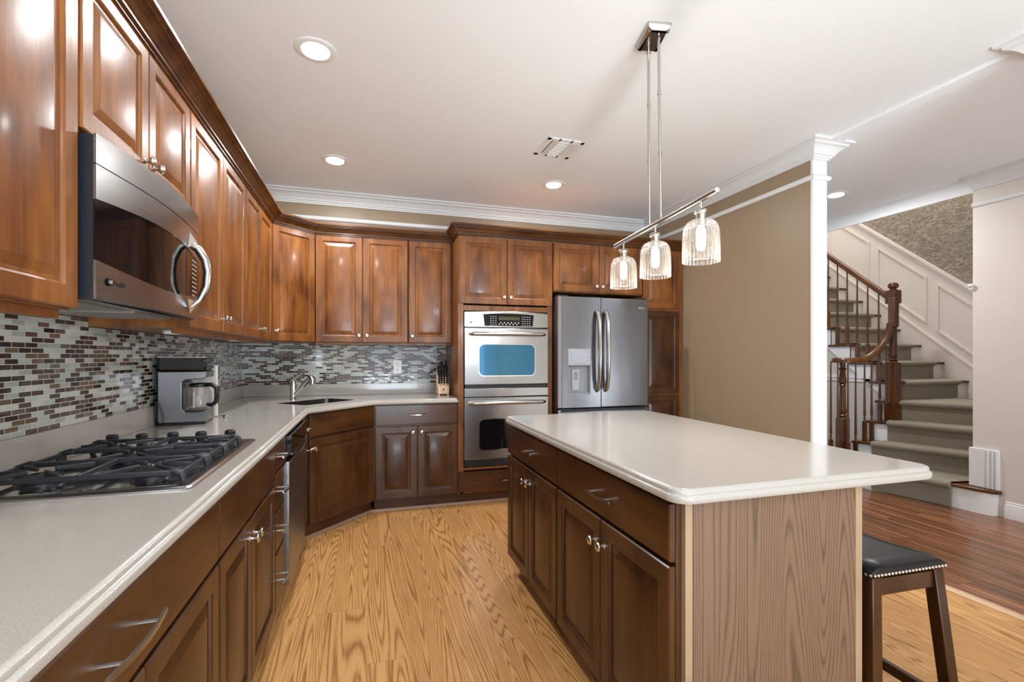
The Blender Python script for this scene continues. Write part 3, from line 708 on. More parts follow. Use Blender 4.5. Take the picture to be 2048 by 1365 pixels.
# ---------------------------------------------------------------- double oven
ov = thing('double_oven', 'stainless double wall oven with blue-tinted upper window', 'oven', (.776, YT, 0), 0); w = .756
MB().box(.01, w - .01, .003, .56, .325, 1.650).build('body', M['black'], ov)
def plate(name, x0, x1, z0, z1, y, th, r, mat, par, **kw):
    pts = rounded_rect(x0, x1, z0, z1, r, 5); n = len(pts)
    vs = [(x, y, z) for x, z in pts] + [(x, y + th, z) for x, z in pts]
    return MB().add(vs, [tuple(range(n)), tuple(range(n, 2 * n))[::-1]] + [(i, (i + 1) % n, (i + 1) % n + n, i + n) for i in range(n)]).build(name, mat, par, **kw)
n = 16
top = [(w * i / n, 1.640 + .014 * math.sin(PI * i / n)) for i in range(n + 1)]
poly = [(0, 1.515), (w, 1.515)] + top[::-1]; k = len(poly)
MB().add([(x, -.022, z) for x, z in poly] + [(x, .003, z) for x, z in poly], [tuple(range(k)), tuple(range(k, 2 * k))[::-1]] + [(i, (i + 1) % k, (i + 1) % k + k, i + k) for i in range(k)]).build('control_panel', M['steel'], ov, bevel=.003)
top = [(.165 + .455 * i / n, 1.625 + .010 * math.sin(PI * i / n)) for i in range(n + 1)]
poly = [(.175, 1.525), (.610, 1.525)] + top[::-1]; k = len(poly)
MB().add([(x, -.0245, z) for x, z in poly] + [(x, -.021, z) for x, z in poly], [tuple(range(k)), tuple(range(k, 2 * k))[::-1]] + [(i, (i + 1) % k, (i + 1) % k + k, i + k) for i in range(k)]).build('keypad', M['black_gloss'], ov)
MB().box(.300, .490, -.0258, -.024, 1.577, 1.606).build('display', M['display'], ov, smooth=False)
mb = MB()
for r_ in range(5):
    for a, cnt in ((.225, 3), (.510, 4)):
        for q in range(cnt): mb.box(a + q * .022, a + q * .022 + .012, -.0258, -.024, 1.532 + r_ * .018, 1.536 + r_ * .018)
for q in range(12): mb.box(.30 + q * .016, .308 + q * .016, -.0258, -.024, 1.535 + (q % 2) * .014, 1.547 + (q % 2) * .014)
mb.build('keypad_marks', M['print'], ov, smooth=False)
MB().lathe([(.010, 0), (.010, .001), (.0, .0012)], (.058, -.022, 1.552), '-y', 18).build('badge', M['black'], ov)
def oven_door(z0, z1, gz0, gz1, hz, gm):
    d = MB().box(0, w, -.030, .001, z0, z1).build('oven_door', M['steel'], ov, bevel=.005)
    plate('window_trim', .122, .634, gz0 - .008, gz1 + .008, -.0315, .002, .045, M['chrome'], d)
    n = 14
    lo = [(.13, gz0)]; r = .035; pts = rounded_rect(.13, .626, gz0, gz1, .040, 6)
    pts = [(x, z + (.010 * math.sin(PI * (x - .13) / .496) if z > (gz0 + gz1) / 2 else 0)) for x, z in pts]; k = len(pts)
    MB().add([(x, -.0335, z) for x, z in pts] + [(x, -.031, z) for x, z in pts], [tuple(range(k)), tuple(range(k, 2 * k))[::-1]] + [(i, (i + 1) % k, (i + 1) % k + k, i + k) for i in range(k)]).build('window', gm, d)
    hpts = [(.048, -.030, hz), (.050, -.060, hz), (.075, -.078, hz), (.20, -.084, hz), (w / 2, -.088, hz + .002), (w - .20, -.084, hz), (w - .075, -.078, hz), (w - .050, -.060, hz), (w - .048, -.030, hz)]
    MB().tube(hpts, [.013, .015, .016, .0155, .0155, .0155, .016, .015, .013], 12).build('handle', M['brushed'], d)
oven_door(1.022, 1.506, 1.100, 1.362, 1.455, M['oven_glass'])
MB().box(0, w, -.030, .001, .918, .992).build('middle_panel', M['steel'], ov, bevel=.004)
MB().box(.01, w - .01, -.010, .001, .993, 1.021).build('vent_gap', M['black'], ov)
oven_door(.388, .912, .470, .725, .868, M['black_gloss'])
MB().box(.004, w - .004, -.020, .001, .325, .384).build('vent_grille', M['black'], ov, bevel=.003)

# ---------------------------------------------------------------- refrigerator
fr = thing('refrigerator', 'stainless french-door refrigerator with ice and water dispenser', 'refrigerator', (1.583, 3.845, 0), 0); w = .902
MB().box(.004, w - .004, .062, .745, .02, 1.785).build('body', M['black'], fr, bevel=.004)
mb = MB().box(.02, w - .02, .03, .30, 0, .03); mb.build('base_grille', M['black'], fr)
MB().box(.01, .11, .02, .12, 1.785, 1.805).box(w - .11, w - .01, .02, .12, 1.785, 1.805).build('hinge_cover', M['black'], fr, bevel=.004)
zf0, zf1 = .812, 1.790
def fridge_door(x0, x1, cut=None):
    n = 16; mb = MB()
    # gently bowed face
    def yb(x): return -.006 * (1 - ((x - w / 2) / (w / 2)) ** 2)
    if not cut:
        xs = [x0 + (x1 - x0) * i / n for i in range(n + 1)]; vs = []
        for x in xs: vs += [(x, yb(x), zf0), (x, yb(x), zf1), (x, .055, zf0), (x, .055, zf1)]
        fs = [(0, 1, 3, 2), (4 * n, 4 * n + 2, 4 * n + 3, 4 * n + 1)]
        for i in range(n):
            a = 4 * i; b_ = a + 4; fs += [(a, b_, b_ + 1, a + 1), (a + 2, a + 3, b_ + 3, b_ + 2), (a + 1, b_ + 1, b_ + 3, a + 3), (a, a + 2, b_ + 2, b_)]
        return mb.add(vs, fs)
    ca, cb, cz0, cz1 = cut
    for (a, b_, za, zb) in ((x0, ca, zf0, zf1), (cb, x1, zf0, zf1), (ca, cb, zf0, cz0), (ca, cb, cz1, zf1)):
        mb.add([(a, yb(a), za), (b_, yb(b_), za), (b_, yb(b_), zb), (a, yb(a), zb), (a, .055, za), (b_, .055, za), (b_, .055, zb), (a, .055, zb)],
               [(0, 1, 2, 3), (7, 6, 5, 4), (0, 4, 5, 1), (1, 5, 6, 2), (2, 6, 7, 3), (3, 7, 4, 0)])
    return mb
dl = fridge_door(.040, .411, (.098, .312, .925, 1.330)).build('left_door', M['steel_v'], fr, smooth=False)
dr = fridge_door(.417, w - .004).build('right_door', M['steel_v'], fr, bevel=.003)
MB().box(.002, .038, .002, .055, zf0, zf1).build('door_edge', M['steel_dark'], dl)
for dd, x, sgn in ((dl, .372, -1), (dr, .455, 1)):
    pts = [(x, -.004, .955), (x, -.035, .975), (x, -.058, 1.06), (x + sgn * 0, -.070, 1.25), (x, -.070, 1.38), (x, -.058, 1.57), (x, -.035, 1.655), (x, -.004, 1.675)]
    MB().tube(pts, [.016, .019, .019, .019, .019, .019, .019, .016], 10).build('handle', M['brushed'], dd)
MB().box(.098, .312, -.004, .012, 1.185, 1.330).build('dispenser_panel', M['lightgrey'], dl, bevel=.002)
mb = MB()
for i in range(3):
    for a in (.115, .275): mb.box(a, a + .018, -.0052, -.0038, 1.225 + i * .032, 1.229 + i * .032)
mb.box(.150, .26, -.0052, -.0038, 1.198, 1.202).build('dispenser_marks', M['grey'], dl, smooth=False)
mb = MB().box(.098, .312, .048, .0545, .925, 1.185).box(.098, .104, .0, .048, .925, 1.185).box(.306, .312, .0, .048, .925, 1.185).box(.104, .306, -.004, .048, .925, .940).box(.104, .306, .012, .048, 1.179, 1.185)
mb.build('dispenser_recess', M['grey'], dl, smooth=False)
MB().box(.150, .225, .034, .046, .960, 1.150).build('dispenser_paddle', M['lightgrey'], dl, bevel=.006)
MB().box(.172, .203, .028, .0345, 1.06, 1.125).build('dispenser_chute', M['grey'], dl)
MB().box(w - .105, w - .045, -.004, -.0015, 1.700, 1.716).build('name_plate', M['chrome'], dr, bevel=.001)
MB().box(.004, w - .004, .0, .055, .06, .795).build('freezer_drawer', M['steel_v'], fr, bevel=.006)
MB().box(.03, w - .03, -.012, .02, .775, .800).build('freezer_handle_lip', M['navy'], fr, bevel=.003)
MB().tube([(.10, .002, .70), (.11, -.045, .715), (.3, -.060, .72), (w / 2, -.062, .72), (w - .3, -.060, .72), (w - .11, -.045, .715), (w - .10, .002, .70)], .016, 10).build('freezer_handle', M['brushed'], fr)

# ---------------------------------------------------------------- island
IX0, IY0, IY1 = .800, 1.100, 2.665
def isl(label, ya, yb):
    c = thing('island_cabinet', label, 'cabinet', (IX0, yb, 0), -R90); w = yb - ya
    carcass(c, 0, w, .618, .10, .874, 'wood_shaded'); MB().box(0, w, .06, .075, 0, .10).build('toe_kick', M['toe'], c)
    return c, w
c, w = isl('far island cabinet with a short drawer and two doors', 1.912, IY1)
add_drawer(c, .004, w - .004, .705, .862, .13, 'wood_shaded_h', px=.04); m_ = w / 2
add_door(c, .004, m_ - .002, .112, .692, (m_ - .032, .622), mat='wood_shaded'); add_door(c, m_ + .002, w - .004, .112, .692, (m_ + .032, .622), mat='wood_shaded')
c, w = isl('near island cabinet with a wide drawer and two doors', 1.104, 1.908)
add_drawer(c, .004, w - .004, .705, .862, .18, 'wood_shaded_h', px=.02); m_ = w / 2
add_door(c, .004, m_ - .002, .112, .692, (m_ - .032, .610), mat='wood_shaded'); add_door(c, m_ + .002, w - .004, .112, .692, (m_ + .032, .610), mat='wood_shaded')
ep = thing('island_end_panel', 'walnut-look laminate panel covering the near end of the island', 'panel', (1.11, 1.090, 0), 0)
MB().box(-.270, .315, -.006, .0135, 0, .874).build('face', M['panel'], ep)
MB().box(-.294, -.271, -.004, .0135, 0, .874).build('edge_strip', M['panel_edge'], ep, label='pale veneer strip')
MB().box(.316, .342, -.006, .0135, 0, .874).build('edge_strip', M['panel_edge'], ep, label='pale veneer strip')
MB().box(1.4195, 1.452, 1.104, IY1, 0, .874).build('island_back_panel', M['panel'], label='flat laminate back of the island facing the bar stool', cat='panel')
slab(rounded_rect(.765, 1.745, 1.050, 2.700, .055, 8), EDGE).build('island_countertop', M['quartz'], ang=50, label='white speckled stone top of the kitchen island', cat='countertop')

# ---------------------------------------------------------------- cooktop
ck = thing('gas_cooktop', 'stainless gas cooktop with black cast iron grates', 'cooktop', (-.975, 1.440, .914), 0); CW, CD = .530, .770
pts = rounded_rect(0, CW, 0, CD, .02, 4)
slab(pts, [(.014, .009), (.006, .0085), (.0, .004), (0, .0005)]).build('tray', M['steel'], ck, ang=50)
slab(rounded_rect(.028, CW - .030, .025, CD - .020, .02, 4), [(.004, .0105), (0, .0091), (0, .009)]).build('burner_pan', M['chrome'], ck, ang=50)
for bx, by, br_ in ((.14, .14, .040), (.39, .14, .034), (.265, .345, .052), (.14, .545, .034), (.39, .545, .040)):
    MB().lathe([(br_ + .012, 0), (br_ + .010, .006), (br_, .008), (br_, .016), (br_ + .004, .017), (br_ + .003, .022), (br_ - .006, .025), (0, .026)], (bx, by, .0105), seg=24).build('burner', M['black'], ck)
def bar(mb, a, b_, wd=.010, h=.012):
    a = Vector(a); b_ = Vector(b_); d = (b_ - a); L = d.length; d.normalize(); s_ = Vector((-d.y, d.x, 0)).normalized() * wd / 2; u = Vector((0, 0, h / 2))
    vs = [p + q * s_ + r * u for p in (a, b_) for q in (-1, 1) for r in (-1, 1)]
    mb.add(vs, [(0, 1, 3, 2), (4, 6, 7, 5), (0, 4, 5, 1), (2, 3, 7, 6), (0, 2, 6, 4), (1, 5, 7, 3)])
def grate(x0, x1, y0, y1, centers):
    mb = MB(); z = .041
    # frame of two long bars and two short bars with curled feet
    for yy in (y0, y1): bar(mb, (x0 + .015, yy, z), (x1 - .015, yy, z), .012, .013)
    for xx in (x0, x1): bar(mb, (xx, y0 + .012, z - .006), (xx, y1 - .012, z - .006), .012, .013)
    for xx, sx in ((x0, -1), (x1, 1)):
        for yy in (y0 + .006, y1 - .006):
            mb.tube([(xx - sx * .030, yy, z), (xx - sx * .008, yy, z + .002), (xx + sx * .006, yy, z - .004), (xx + sx * .011, yy, z - .018), (xx + sx * .010, yy, z - .034)], [.007, .008, .009, .009, .008], 8)
    for cx, cy in centers:
        for q in range(4):
            a = PI / 4 + q * PI / 2
            ex, ey = cx + .115 * math.cos(a), cy + .115 * math.sin(a)
            ex = min(max(ex, x0), x1); ey = min(max(ey, y0), y1)
            bar(mb, (ex, ey, z), (cx + .028 * math.cos(a), cy + .028 * math.sin(a), z + .004), .009, .012)
        bar(mb, (x0 if cx < (x0 + x1) / 2 else x1, cy, z), (cx + (-.04 if cx < (x0 + x1) / 2 else .04), cy, z + .003), .009, .012)
    if len(centers) > 1: bar(mb, ((x0 + x1) / 2, y0, z), ((x0 + x1) / 2, y1, z), .010, .013)
    mb.build('grate', M['iron'], ck, bevel=.0025, ang=50)
grate(.040, .488, .035, .246, ((.14, .14), (.39, .14)))
grate(.040, .488, .256, .440, ((.265, .345),))
grate(.040, .488, .450, .635, ((.14, .535), (.39, .535)))
for i in range(5):
    kx = .055 + i * .098
    MB().lathe([(.017, 0), (.018, .004), (.0155, .007), (.0155, .020), (.019, .024), (.0195, .040), (.015, .046), (0, .047)], (kx, .705 - .010 * (i % 2), .0105), seg=20).build('control_knob', M['black'], ck)

# ---------------------------------------------------------------- coffee maker
cm = thing('coffee_maker', 'black and stainless drip coffee maker with glass carafe beside the cooktop', 'coffee maker', (-.920, 2.895, .9142), math.radians(5)); W2, D2, H2 = .097, .135, .335
# local: side seen by the camera faces -y, the carafe opening faces +x
side = [(-W2, 0), (W2 + .015, 0), (W2 + .015, .060), (W2 - .02, .055), (.020, .055), (.006, .066), (.006, .205), (.020, .218), (W2 + .005, .222), (W2 + .015, .232), (W2 + .015, .262), (-W2, .262)]
k = len(side); Y0, Y1 = -.10, .10
MB().add([(x, Y0, z + .012) for x, z in side] + [(x, Y1, z + .012) for x, z in side], [tuple(range(k)), tuple(range(k, 2 * k))[::-1]] + [(i, (i + 1) % k, (i + 1) % k + k, i + k) for i in range(k)]).build('housing', M['steel_v'], cm, bevel=.004, smooth=False)
MB().box(.0065, .012, Y0 + .004, Y1 - .004, .082, .214).box(.012, W2 + .012, Y0 + .006, Y1 - .006, .0675, .0715).build('brewing_bay_lining', M['black'], cm)
MB().box(-W2 + .004, W2 + .011, Y0 + .006, Y1 - .006, 0, .012).build('base', M['black'], cm, bevel=.003)
MB().box(-W2, W2 + .015, Y0, Y1, .275, .350).build('water_tank_lid', M['black_gloss'], cm, bevel=.008)
MB().box(-W2 - .001, W2 + .016, Y0 - .001, Y1 + .001, .343, .349).build('trim_band', M['chrome'], cm, bevel=.002)
MB().lathe([(.046, 0), (.054, .010), (.056, .05), (.054, .085), (.044, .112), (.042, .118), (.0, .119)], (.066, -.02, .073), seg=24).build('carafe', M['glass'], cm)
MB().lathe([(.045, 0), (.047, .006), (.046, .014), (.036, .020), (.0, .022)], (.066, -.02, .190), seg=24).build('carafe_lid', M['black'], cm)
MB().box(.050, .058, -.0762, -.0757, .085, .165).build('carafe_scale', M['print'], cm)
MB().tube([(.100, -.045, .200), (.130, -.065, .203), (.152, -.072, .188), (.156, -.074, .150), (.152, -.072, .112), (.130, -.062, .094), (.108, -.048, .098)], [.011, .012, .012, .012, .012, .011, .009], 10).build('carafe_handle', M['black'], cm)
MB().tube([(-.092, -.02, .18), (-.098, -.06, .14), (-.098, -.13, .11), (-.088, -.16, .05), (-.080, -.13, .008), (-.070, -.08, .006)], .0035, 8).build('power_cord', M['black'], cm)
# white upright board behind coffee maker and steel utensil
bo = MB().box(-.08, .08, 0, .018, 0, .300).build('cutting_board', M['board'], loc=(-.908, 3.10, .9142), rot=(0, 0, math.radians(2)), bevel=.006, label='white cutting board standing upright behind the coffee maker', cat='cutting board')
ut = thing('kitchen_utensil', 'thin steel rod-handled utensil lying behind the coffee maker', 'utensil', (-.862, 3.05, .925), math.radians(8))
MB().tube([(0, 0, 0), (.075, 0, .0)], .004, 8).build('shaft', M['chrome'], ut); MB().lathe([(.009, 0), (.010, .003), (.009, .006)], (.075, 0, 0), 'x', 12).build('collar', M['black'], ut); MB().lathe([(.0055, .0), (.007, .004), (.006, .012), (.0, .014)], (.081, 0, 0), 'x', 12).build('tip', M['chrome'], ut)

# ---------------------------------------------------------------- knife block and knives
kb = thing('knife_block', 'light wood knife block full of black-handled knives beside the oven cabinet', 'knife block', (.648, 4.330, .9145), math.radians(0))
sidep = [(-.075, .012), (.065, .012), (.065, .215), (.035, .222), (-.045, .095), (-.075, .085)]
k = len(sidep)
MB().add([(-.050, y, z) for y, z in sidep] + [(.050, y, z) for y, z in sidep], [tuple(range(k)), tuple(range(k, 2 * k))[::-1]] + [(i, (i + 1) % k, (i + 1) % k + k, i + k) for i in range(k)]).build('block', M['block'], kb, bevel=.002)
mb = MB()
for a in (-.04, .04):
    for b_ in (-.065, .055): mb.box(a - .007, a + .007, b_ - .007, b_ + .007, 0, .012)
mb.build('feet', M['block'], kb)
MB().box(-.006, .006, -.0765, -.0748, .045, .06).box(-.002, .002, -.0765, -.0748, .037, .068).build('stamp', M['cherry'], kb, smooth=False)
kn = thing('kitchen_knife', 'black riveted knife handle standing in the light wood block', 'knife', (0, 0, 0), 0, 'knives in the block')
L = .118
MB().tube([(0, 0, 0), (0, 0, .012)], [.009, .010], 8).build('bolster', M['chrome'], kn)
MB().tube([(0, 0, .012), (0, -.001, .04), (0, .001, .08), (0, -.002, L)], [.0100, .0115, .0105, .0120], 10, flat=.75).build('handle', M['black'], kn)
mb = MB()
for z in (.03, .055, .08): mb.tube([(-.0122, 0, z), (.0122, 0, z)], .0028, 8)
mb.build('rivets', M['chrome'], kn)
tilt = math.radians(32); cnt = 0
for row in range(4):
    for col in range(4 if row < 3 else 3):
        u = row / 3.0; yy = -.040 + u * .068; zz = .100 + u * .112
        o = kn if cnt == 0 else dup(kn)
        o.location = (.648 - .036 + col * .024 + (.012 if row == 3 else 0), 4.330 + yy + .004, .9145 + zz - .002); o.rotation_euler = (tilt + random.uniform(-.05, .05), random.uniform(-.06, .06), random.uniform(-.1, .1))
        o.scale = (1, 1, random.uniform(.85, 1.02)); cnt += 1

# outlet
ou = thing('wall_outlet', 'white double outlet on the mosaic behind the counter', 'outlet', (.266, YB - .0105, 1.165), 0)
plate('cover_plate', -.038, .038, -.062, .062, -.005, .005, .006, M['plate'], ou, bevel=.0015)
mb = MB()
for zz in (-.030, .030):
    mb.box(-.016, .016, -.0062, -.005, zz - .017, zz + .017)
mb.build('socket', M['plate'], ou, bevel=.001)
mb = MB()
for zz in (-.030, .030):
    mb.box(-.009, -.006, -.0068, -.006, zz - .002, zz + .009).box(.005, .008, -.0068, -.006, zz - .002, zz + .009).box(-.003, .003, -.0068, -.006, zz - .012, zz - .006)
mb.build('slots', M['slot'], ou, smooth=False)

# under-cabinet puck lights
for y, lab in ((2.55, 'white puck light under the wall cabinet right of the microwave'), (3.62, 'white puck light under the cabinet next to the corner')):
    p = MB().lathe([(.040, 0), (.040, -.010), (.034, -.014), (0, -.015)], seg=24).build('puck_light', M['plate'], loc=(-.86, y, ZB - .0045), label=lab, cat='light', group=None)

# ---------------------------------------------------------------- ceiling lights and vent
def downlight(x, y, label, power=14):
    t_ = thing('recessed_light', label, 'ceiling light', (x, y, ZC), 0)
    MB().lathe([(.095, -.0005), (.095, -.004), (.088, -.007), (.066, -.006), (.062, -.0015), (.062, -.0005)], seg=40).build('trim_ring', M['plate'], t_)
    MB().lathe([(.0, -.0010), (.061, -.0010), (.061, -.0035), (.0, -.0042)], seg=32).build('lens', M['lamp'], t_)
    l = bpy.data.lights.new('downlight_lamp', 'AREA'); l.shape = 'DISK'; l.size = .12; l.energy = power * .6; l.color = (.97, .985, 1.0)
    o = bpy.data.objects.new('downlight_lamp', l); COL.objects.link(o); o.location = (x, y, ZC - .012); o.visible_camera = True
    return t_
downlight(-.240, 2.452, 'nearest recessed ceiling light, above the left aisle', 20)
downlight(-.236, 3.784, 'recessed ceiling light nearest the corner cabinet', 26)
downlight(1.517, 3.781, 'recessed ceiling light in front of the refrigerator', 26)
downlight(4.063, 3.270, 'recessed ceiling light in the foyer beside the stairs', 34)
for x, y in ((-.24, .9), (1.5, -.6), (-.24, -1.4), (4.06, .6)):
    downlight(x, y, 'recessed ceiling light out of view behind the camera', 30 if x > 4 else 12)['group'] = 'recessed lights behind the camera'
ve = thing('ceiling_vent', 'white rectangular air vent in the ceiling', 'vent', (1.287, 3.11, ZC), math.radians(2))
mb = MB(); a, b_ = .135, .140
for (x0, x1, y0, y1) in ((-a, -a + .025, -b_, b_), (a - .025, a, -b_, b_), (-a, a, -b_, -b_ + .03), (-a, a, b_ - .03, b_), (-.052, -.040, -b_, b_), (.036, .048, -b_, b_)): mb.box(x0, x1, y0, y1, -.007, -.001)
mb.build('frame', M['plate'], ve)
MB().box(-a + .01, a - .01, -b_ + .01, b_ - .01, -.0015, -.0005).build('duct_opening', M['slot'], ve, smooth=False)
for i in range(7):
    yy = -.100 + i * .033
    mb = MB(); mb.add([(-.040, yy, -.001), (.036, yy, -.001), (.036, yy + .014, -.008), (-.040, yy + .014, -.008), (-.040, yy + .002, -.001), (.036, yy + .002, -.001), (.036, yy + .016, -.008), (-.040, yy + .016, -.008)], [(0, 1, 2, 3), (7, 6, 5, 4), (0, 4, 5, 1), (1, 5, 6, 2), (2, 6, 7, 3), (3, 7, 4, 0)]).build('slat', M['plate'], ve, smooth=False)
for xa in (-.110, -.088, -.070, .050, .070, .090):
    mb = MB(); wdt = .014 if xa < 0 else .018
    mb.box(xa, xa + wdt, -b_ + .03, b_ - .03, -.008, -.006).build('slat', M['plate'], ve, smooth=False)

# ---------------------------------------------------------------- pendant light
pr_ = -math.atan2(.091, .918); PZ = 1.874
pe = thing('pendant_light', 'brushed nickel linear pendant with three ribbed glass shades over the island', 'pendant light', (1.267, 1.903, 0), pr_)
slab(rounded_rect(-.055, .055, -.085, .085, .006, 3), [(.0, ZC - .0005), (0, ZC - .006), (.006, ZC - .018), (.020, ZC - .032), (.022, ZC - .034)]).build('canopy', M['brushed'], pe, loc=(-.020, -.015, 0), rot=(0, 0, math.radians(-6)), ang=40)
for dy in (-.058, .048):
    m2 = MB().tube([(-.004, dy, PZ + .008), (-.018, dy * .9 - .012, ZC - .034)], .0065, 10)
    r_o = m2.build('rod', M['brushed'], pe)
    for f_ in (0.02, .36, .68, .97):
        z_ = PZ + .008 + (ZC - .034 - PZ) * f_; x_ = -.004 - .014 * f_; y_ = dy + (dy * .9 - .012 - dy) * f_
        MB().tube([(x_, y_, z_ - .008), (x_, y_, z_ + .008)], .0085, 10).build('coupling', M['brushed'], r_o)
MB().tube([(0, -.462, PZ), (0, -.455, PZ), (0, .455, PZ), (0, .462, PZ)], [.010, .0125, .0125, .010], 14).build('crossbar', M['brushed'], pe)
for dy in (-.36, .0, .345):
    so = MB().lathe([(.005, .0), (.005, -.030), (.020, -.034), (.026, -.042), (.026, -.048), (.021, -.052), (.020, -.095), (.024, -.099), (.0, -.100)], (0, dy, PZ - .008), seg=20).build('socket', M['brushed'], pe)
    prof = [(.021, -.086), (.036, -.088), (.050, -.096), (.060, -.110), (.0655, -.130), (.0672, -.160), (.068, -.200), (.068, -.250)]
    prof2 = prof + [(r - .0025, h) for r, h in prof[::-1]]
    mbg = MB(); seg = 168; vs = []
    for r, h in prof2:
        for q in range(seg):
            aa = 2 * PI * q / seg; rr = r * (1 + ((.026 * math.cos(28 * aa)) if r > .04 else 0)); vs.append((rr * math.cos(aa), dy + rr * math.sin(aa), PZ + .004 + h))
    k = len(prof2); fs = [(i * seg + q, i * seg + (q + 1) % seg, (i + 1) % k * seg + (q + 1) % seg, (i + 1) % k * seg + q) for i in range(k) for q in range(seg)]
    mbg.add(vs, fs).build('lamp_shade', M['rib_glass'], pe, ang=60)
    MB().lathe([(.010, -.098), (.012, -.110), (.018, -.122), (.0185, -.180), (.014, -.196), (.0, -.203)], (0, dy, PZ), seg=18).build('bulb', M['bulb'], so)
    l = bpy.data.lights.new('pendant_glow', 'POINT'); l.energy = 7.5; l.color = (.99, .985, .98); l.shadow_soft_size = .03
    o = bpy.data.objects.new('pendant_glow', l); COL.objects.link(o); o.location = Matrix.Translation((1.267, 1.903, 0)) @ Matrix.Rotation(pr_, 4, 'Z') @ Vector((0, dy, PZ - .272))

# ---------------------------------------------------------------- bar stool
st = thing('bar_stool', 'dark wood saddle stool with black leather seat tucked at the island', 'stool', (1.628, 1.305, 0), math.radians(-2)); sw, sl2, sz = .154, .250, .580
mb = MB(); nx, ny = 10, 16; vs = []
def seat_top(u, v):   # u across (x), v along (y): saddle, ends raised
    e = max(abs(u), 0); f = abs(v)
    edge = max(0, (e - .86) / .14) ** 2 * .014 + max(0, (f - .92) / .08) ** 2 * .012
    return sz + .030 + .020 * v * v - edge
for j in range(ny + 1):
    for i in range(nx + 1):
        u, v = -1 + 2 * i / nx, -1 + 2 * j / ny; vs.append((u * sw, v * sl2, seat_top(u, v)))
nb = len(vs)
for j in range(ny + 1):
    for i in range(nx + 1):
        u, v = -1 + 2 * i / nx, -1 + 2 * j / ny; vs.append((u * sw, v * sl2, sz + .0 + .016 * v * v - .006))
fs = []
for base in (0, nb):
    for j in range(ny):
        for i in range(nx): fs.append((base + j * (nx + 1) + i, base + j * (nx + 1) + i + 1, base + (j + 1) * (nx + 1) + i + 1, base + (j + 1) * (nx + 1) + i))
bd = [i for i in range(nx)] + [j * (nx + 1) + nx for j in range(ny)] + [ny * (nx + 1) + nx - i for i in range(nx)] + [(ny - j) * (nx + 1) for j in range(ny)]
for q in range(len(bd)):
    a_, b2 = bd[q], bd[(q + 1) % len(bd)]; fs.append((a_, b2, b2 + nb, a_ + nb))
mb.add(vs, fs).build('seat', M['leather'], st, bevel=.005, ang=60)
nails = MB()
def nail(x, y, z, ax): nails.lathe([(.0052, 0), (.0045, .0018), (.0025, .003), (0, .0034)], (x, y, z), ax, 10)
for q in range(22):
    xx = -sw + .008 + q * (2 * sw - .016) / 21
    nail(xx, -sl2 - .0005, sz + .0165, '-y')
    nails.lathe([(.0052, 0), (.0045, .0018), (.0025, .003), (0, .0034)], (xx, sl2 + .0005, sz + .0165), 'y', 10)
for q in range(32):
    v = -1 + .03 + q * 1.94 / 31
    for sx in (-1, 1): nails.lathe([(.0052, 0), (.0045, sx * .0018), (.0025, sx * .003), (0, sx * .0034)], (sx * (sw + .0005), v * sl2, sz + .0005 + .016 * v * v), 'x', 8)
nails.build('nailhead_trim', M['nickel'], st, kind='stuff')
for sx in (-1, 1):
    for sy in (-1, 1):
        tx, ty = sx * (sw - .026), sy * (sl2 - .026); bx, by = (sw + .018 if sx > 0 else -(sw - .026)), sy * (sl2 + .018 if sx > 0 else sl2 - .020); h = .019; zt = sz + .006
        MB().add([(tx + q * h, ty + p * h, zt) for q, p in ((-1, -1), (1, -1), (1, 1), (-1, 1))] + [(bx + q * h, by + p * h, 0) for q, p in ((-1, -1), (1, -1), (1, 1), (-1, 1))],
                 [(0, 1, 2, 3), (7, 6, 5, 4), (0, 4, 5, 1), (1, 5, 6, 2), (2, 6, 7, 3), (3, 7, 4, 0)]).build('leg', M['espresso'], st, bevel=.003)
for sy in (-1, 1): MB().box(-sw + .04, sw - .04, sy * (sl2 - .026) - .012, sy * (sl2 - .026) + .012, sz - .055, sz - .002).build('apron', M['espresso'], st, bevel=.002)
for sx in (-1, 1): MB().box(sx * (sw - .026) - .012, sx * (sw - .026) + .012, -sl2 + .04, sl2 - .04, sz - .070, sz - .012).build('apron', M['espresso'], st, bevel=.002)
for sx in (-1, 1): MB().box((sw + .010 if sx > 0 else -(sw - .026)) - .010, (sw + .010 if sx > 0 else -(sw - .026)) + .010, -sl2 - .01, sl2 + .01, .13, .165).build('stretcher', M['espresso'], st, bevel=.002)
for sy in (-1, 1): MB().box(-sw + .03, sw + .0, sy * (sl2 + .006) - .010, sy * (sl2 + .012) + .010, .20, .235).build('stretcher', M['espresso'], st, bevel=.002)

# ---------------------------------------------------------------- staircase
RZ = .2; XSL, XSR = 5.19, 6.290
N = {1: ((4.44, 3.95), (4.735, 2.46)), 2: ((4.79, 3.68), (5.13, 2.66)), 3: ((4.99, 3.66), (5.30, 2.66)), 4: ((5.17, 3.62), (5.60, 2.66)), 5: ((XSL, 3.545), (XSR, 3.545))}
for i in range(6, 15): N[i] = ((XSL, 3.545 + .232 * (i - 5)), (XSR, 3.545 + .232 * (i - 5)))
stc = thing('staircase', 'carpeted staircase with flared bottom steps rising in the foyer', 'staircase', (0, 0, 0))
def lerp(a, b_, t_): return (a[0] + (b_[0] - a[0]) * t_, a[1] + (b_[1] - a[1]) * t_)
def shift(a, b_, d):
    """move the segment a-b towards the viewer side by d"""
    v = Vector((b_[0] - a[0], b_[1] - a[1])).normalized(); nrm = Vector((v.y, -v.x))   # right-hand normal of L->R
    if nrm.x > 0 and abs(nrm.x) > abs(nrm.y): nrm = -nrm
    if abs(nrm.y) >= abs(nrm.x) and nrm.y > 0: nrm = -nrm
    return (a[0] + nrm.x * d, a[1] + nrm.y * d), (b_[0] + nrm.x * d, b_[1] + nrm.y * d)
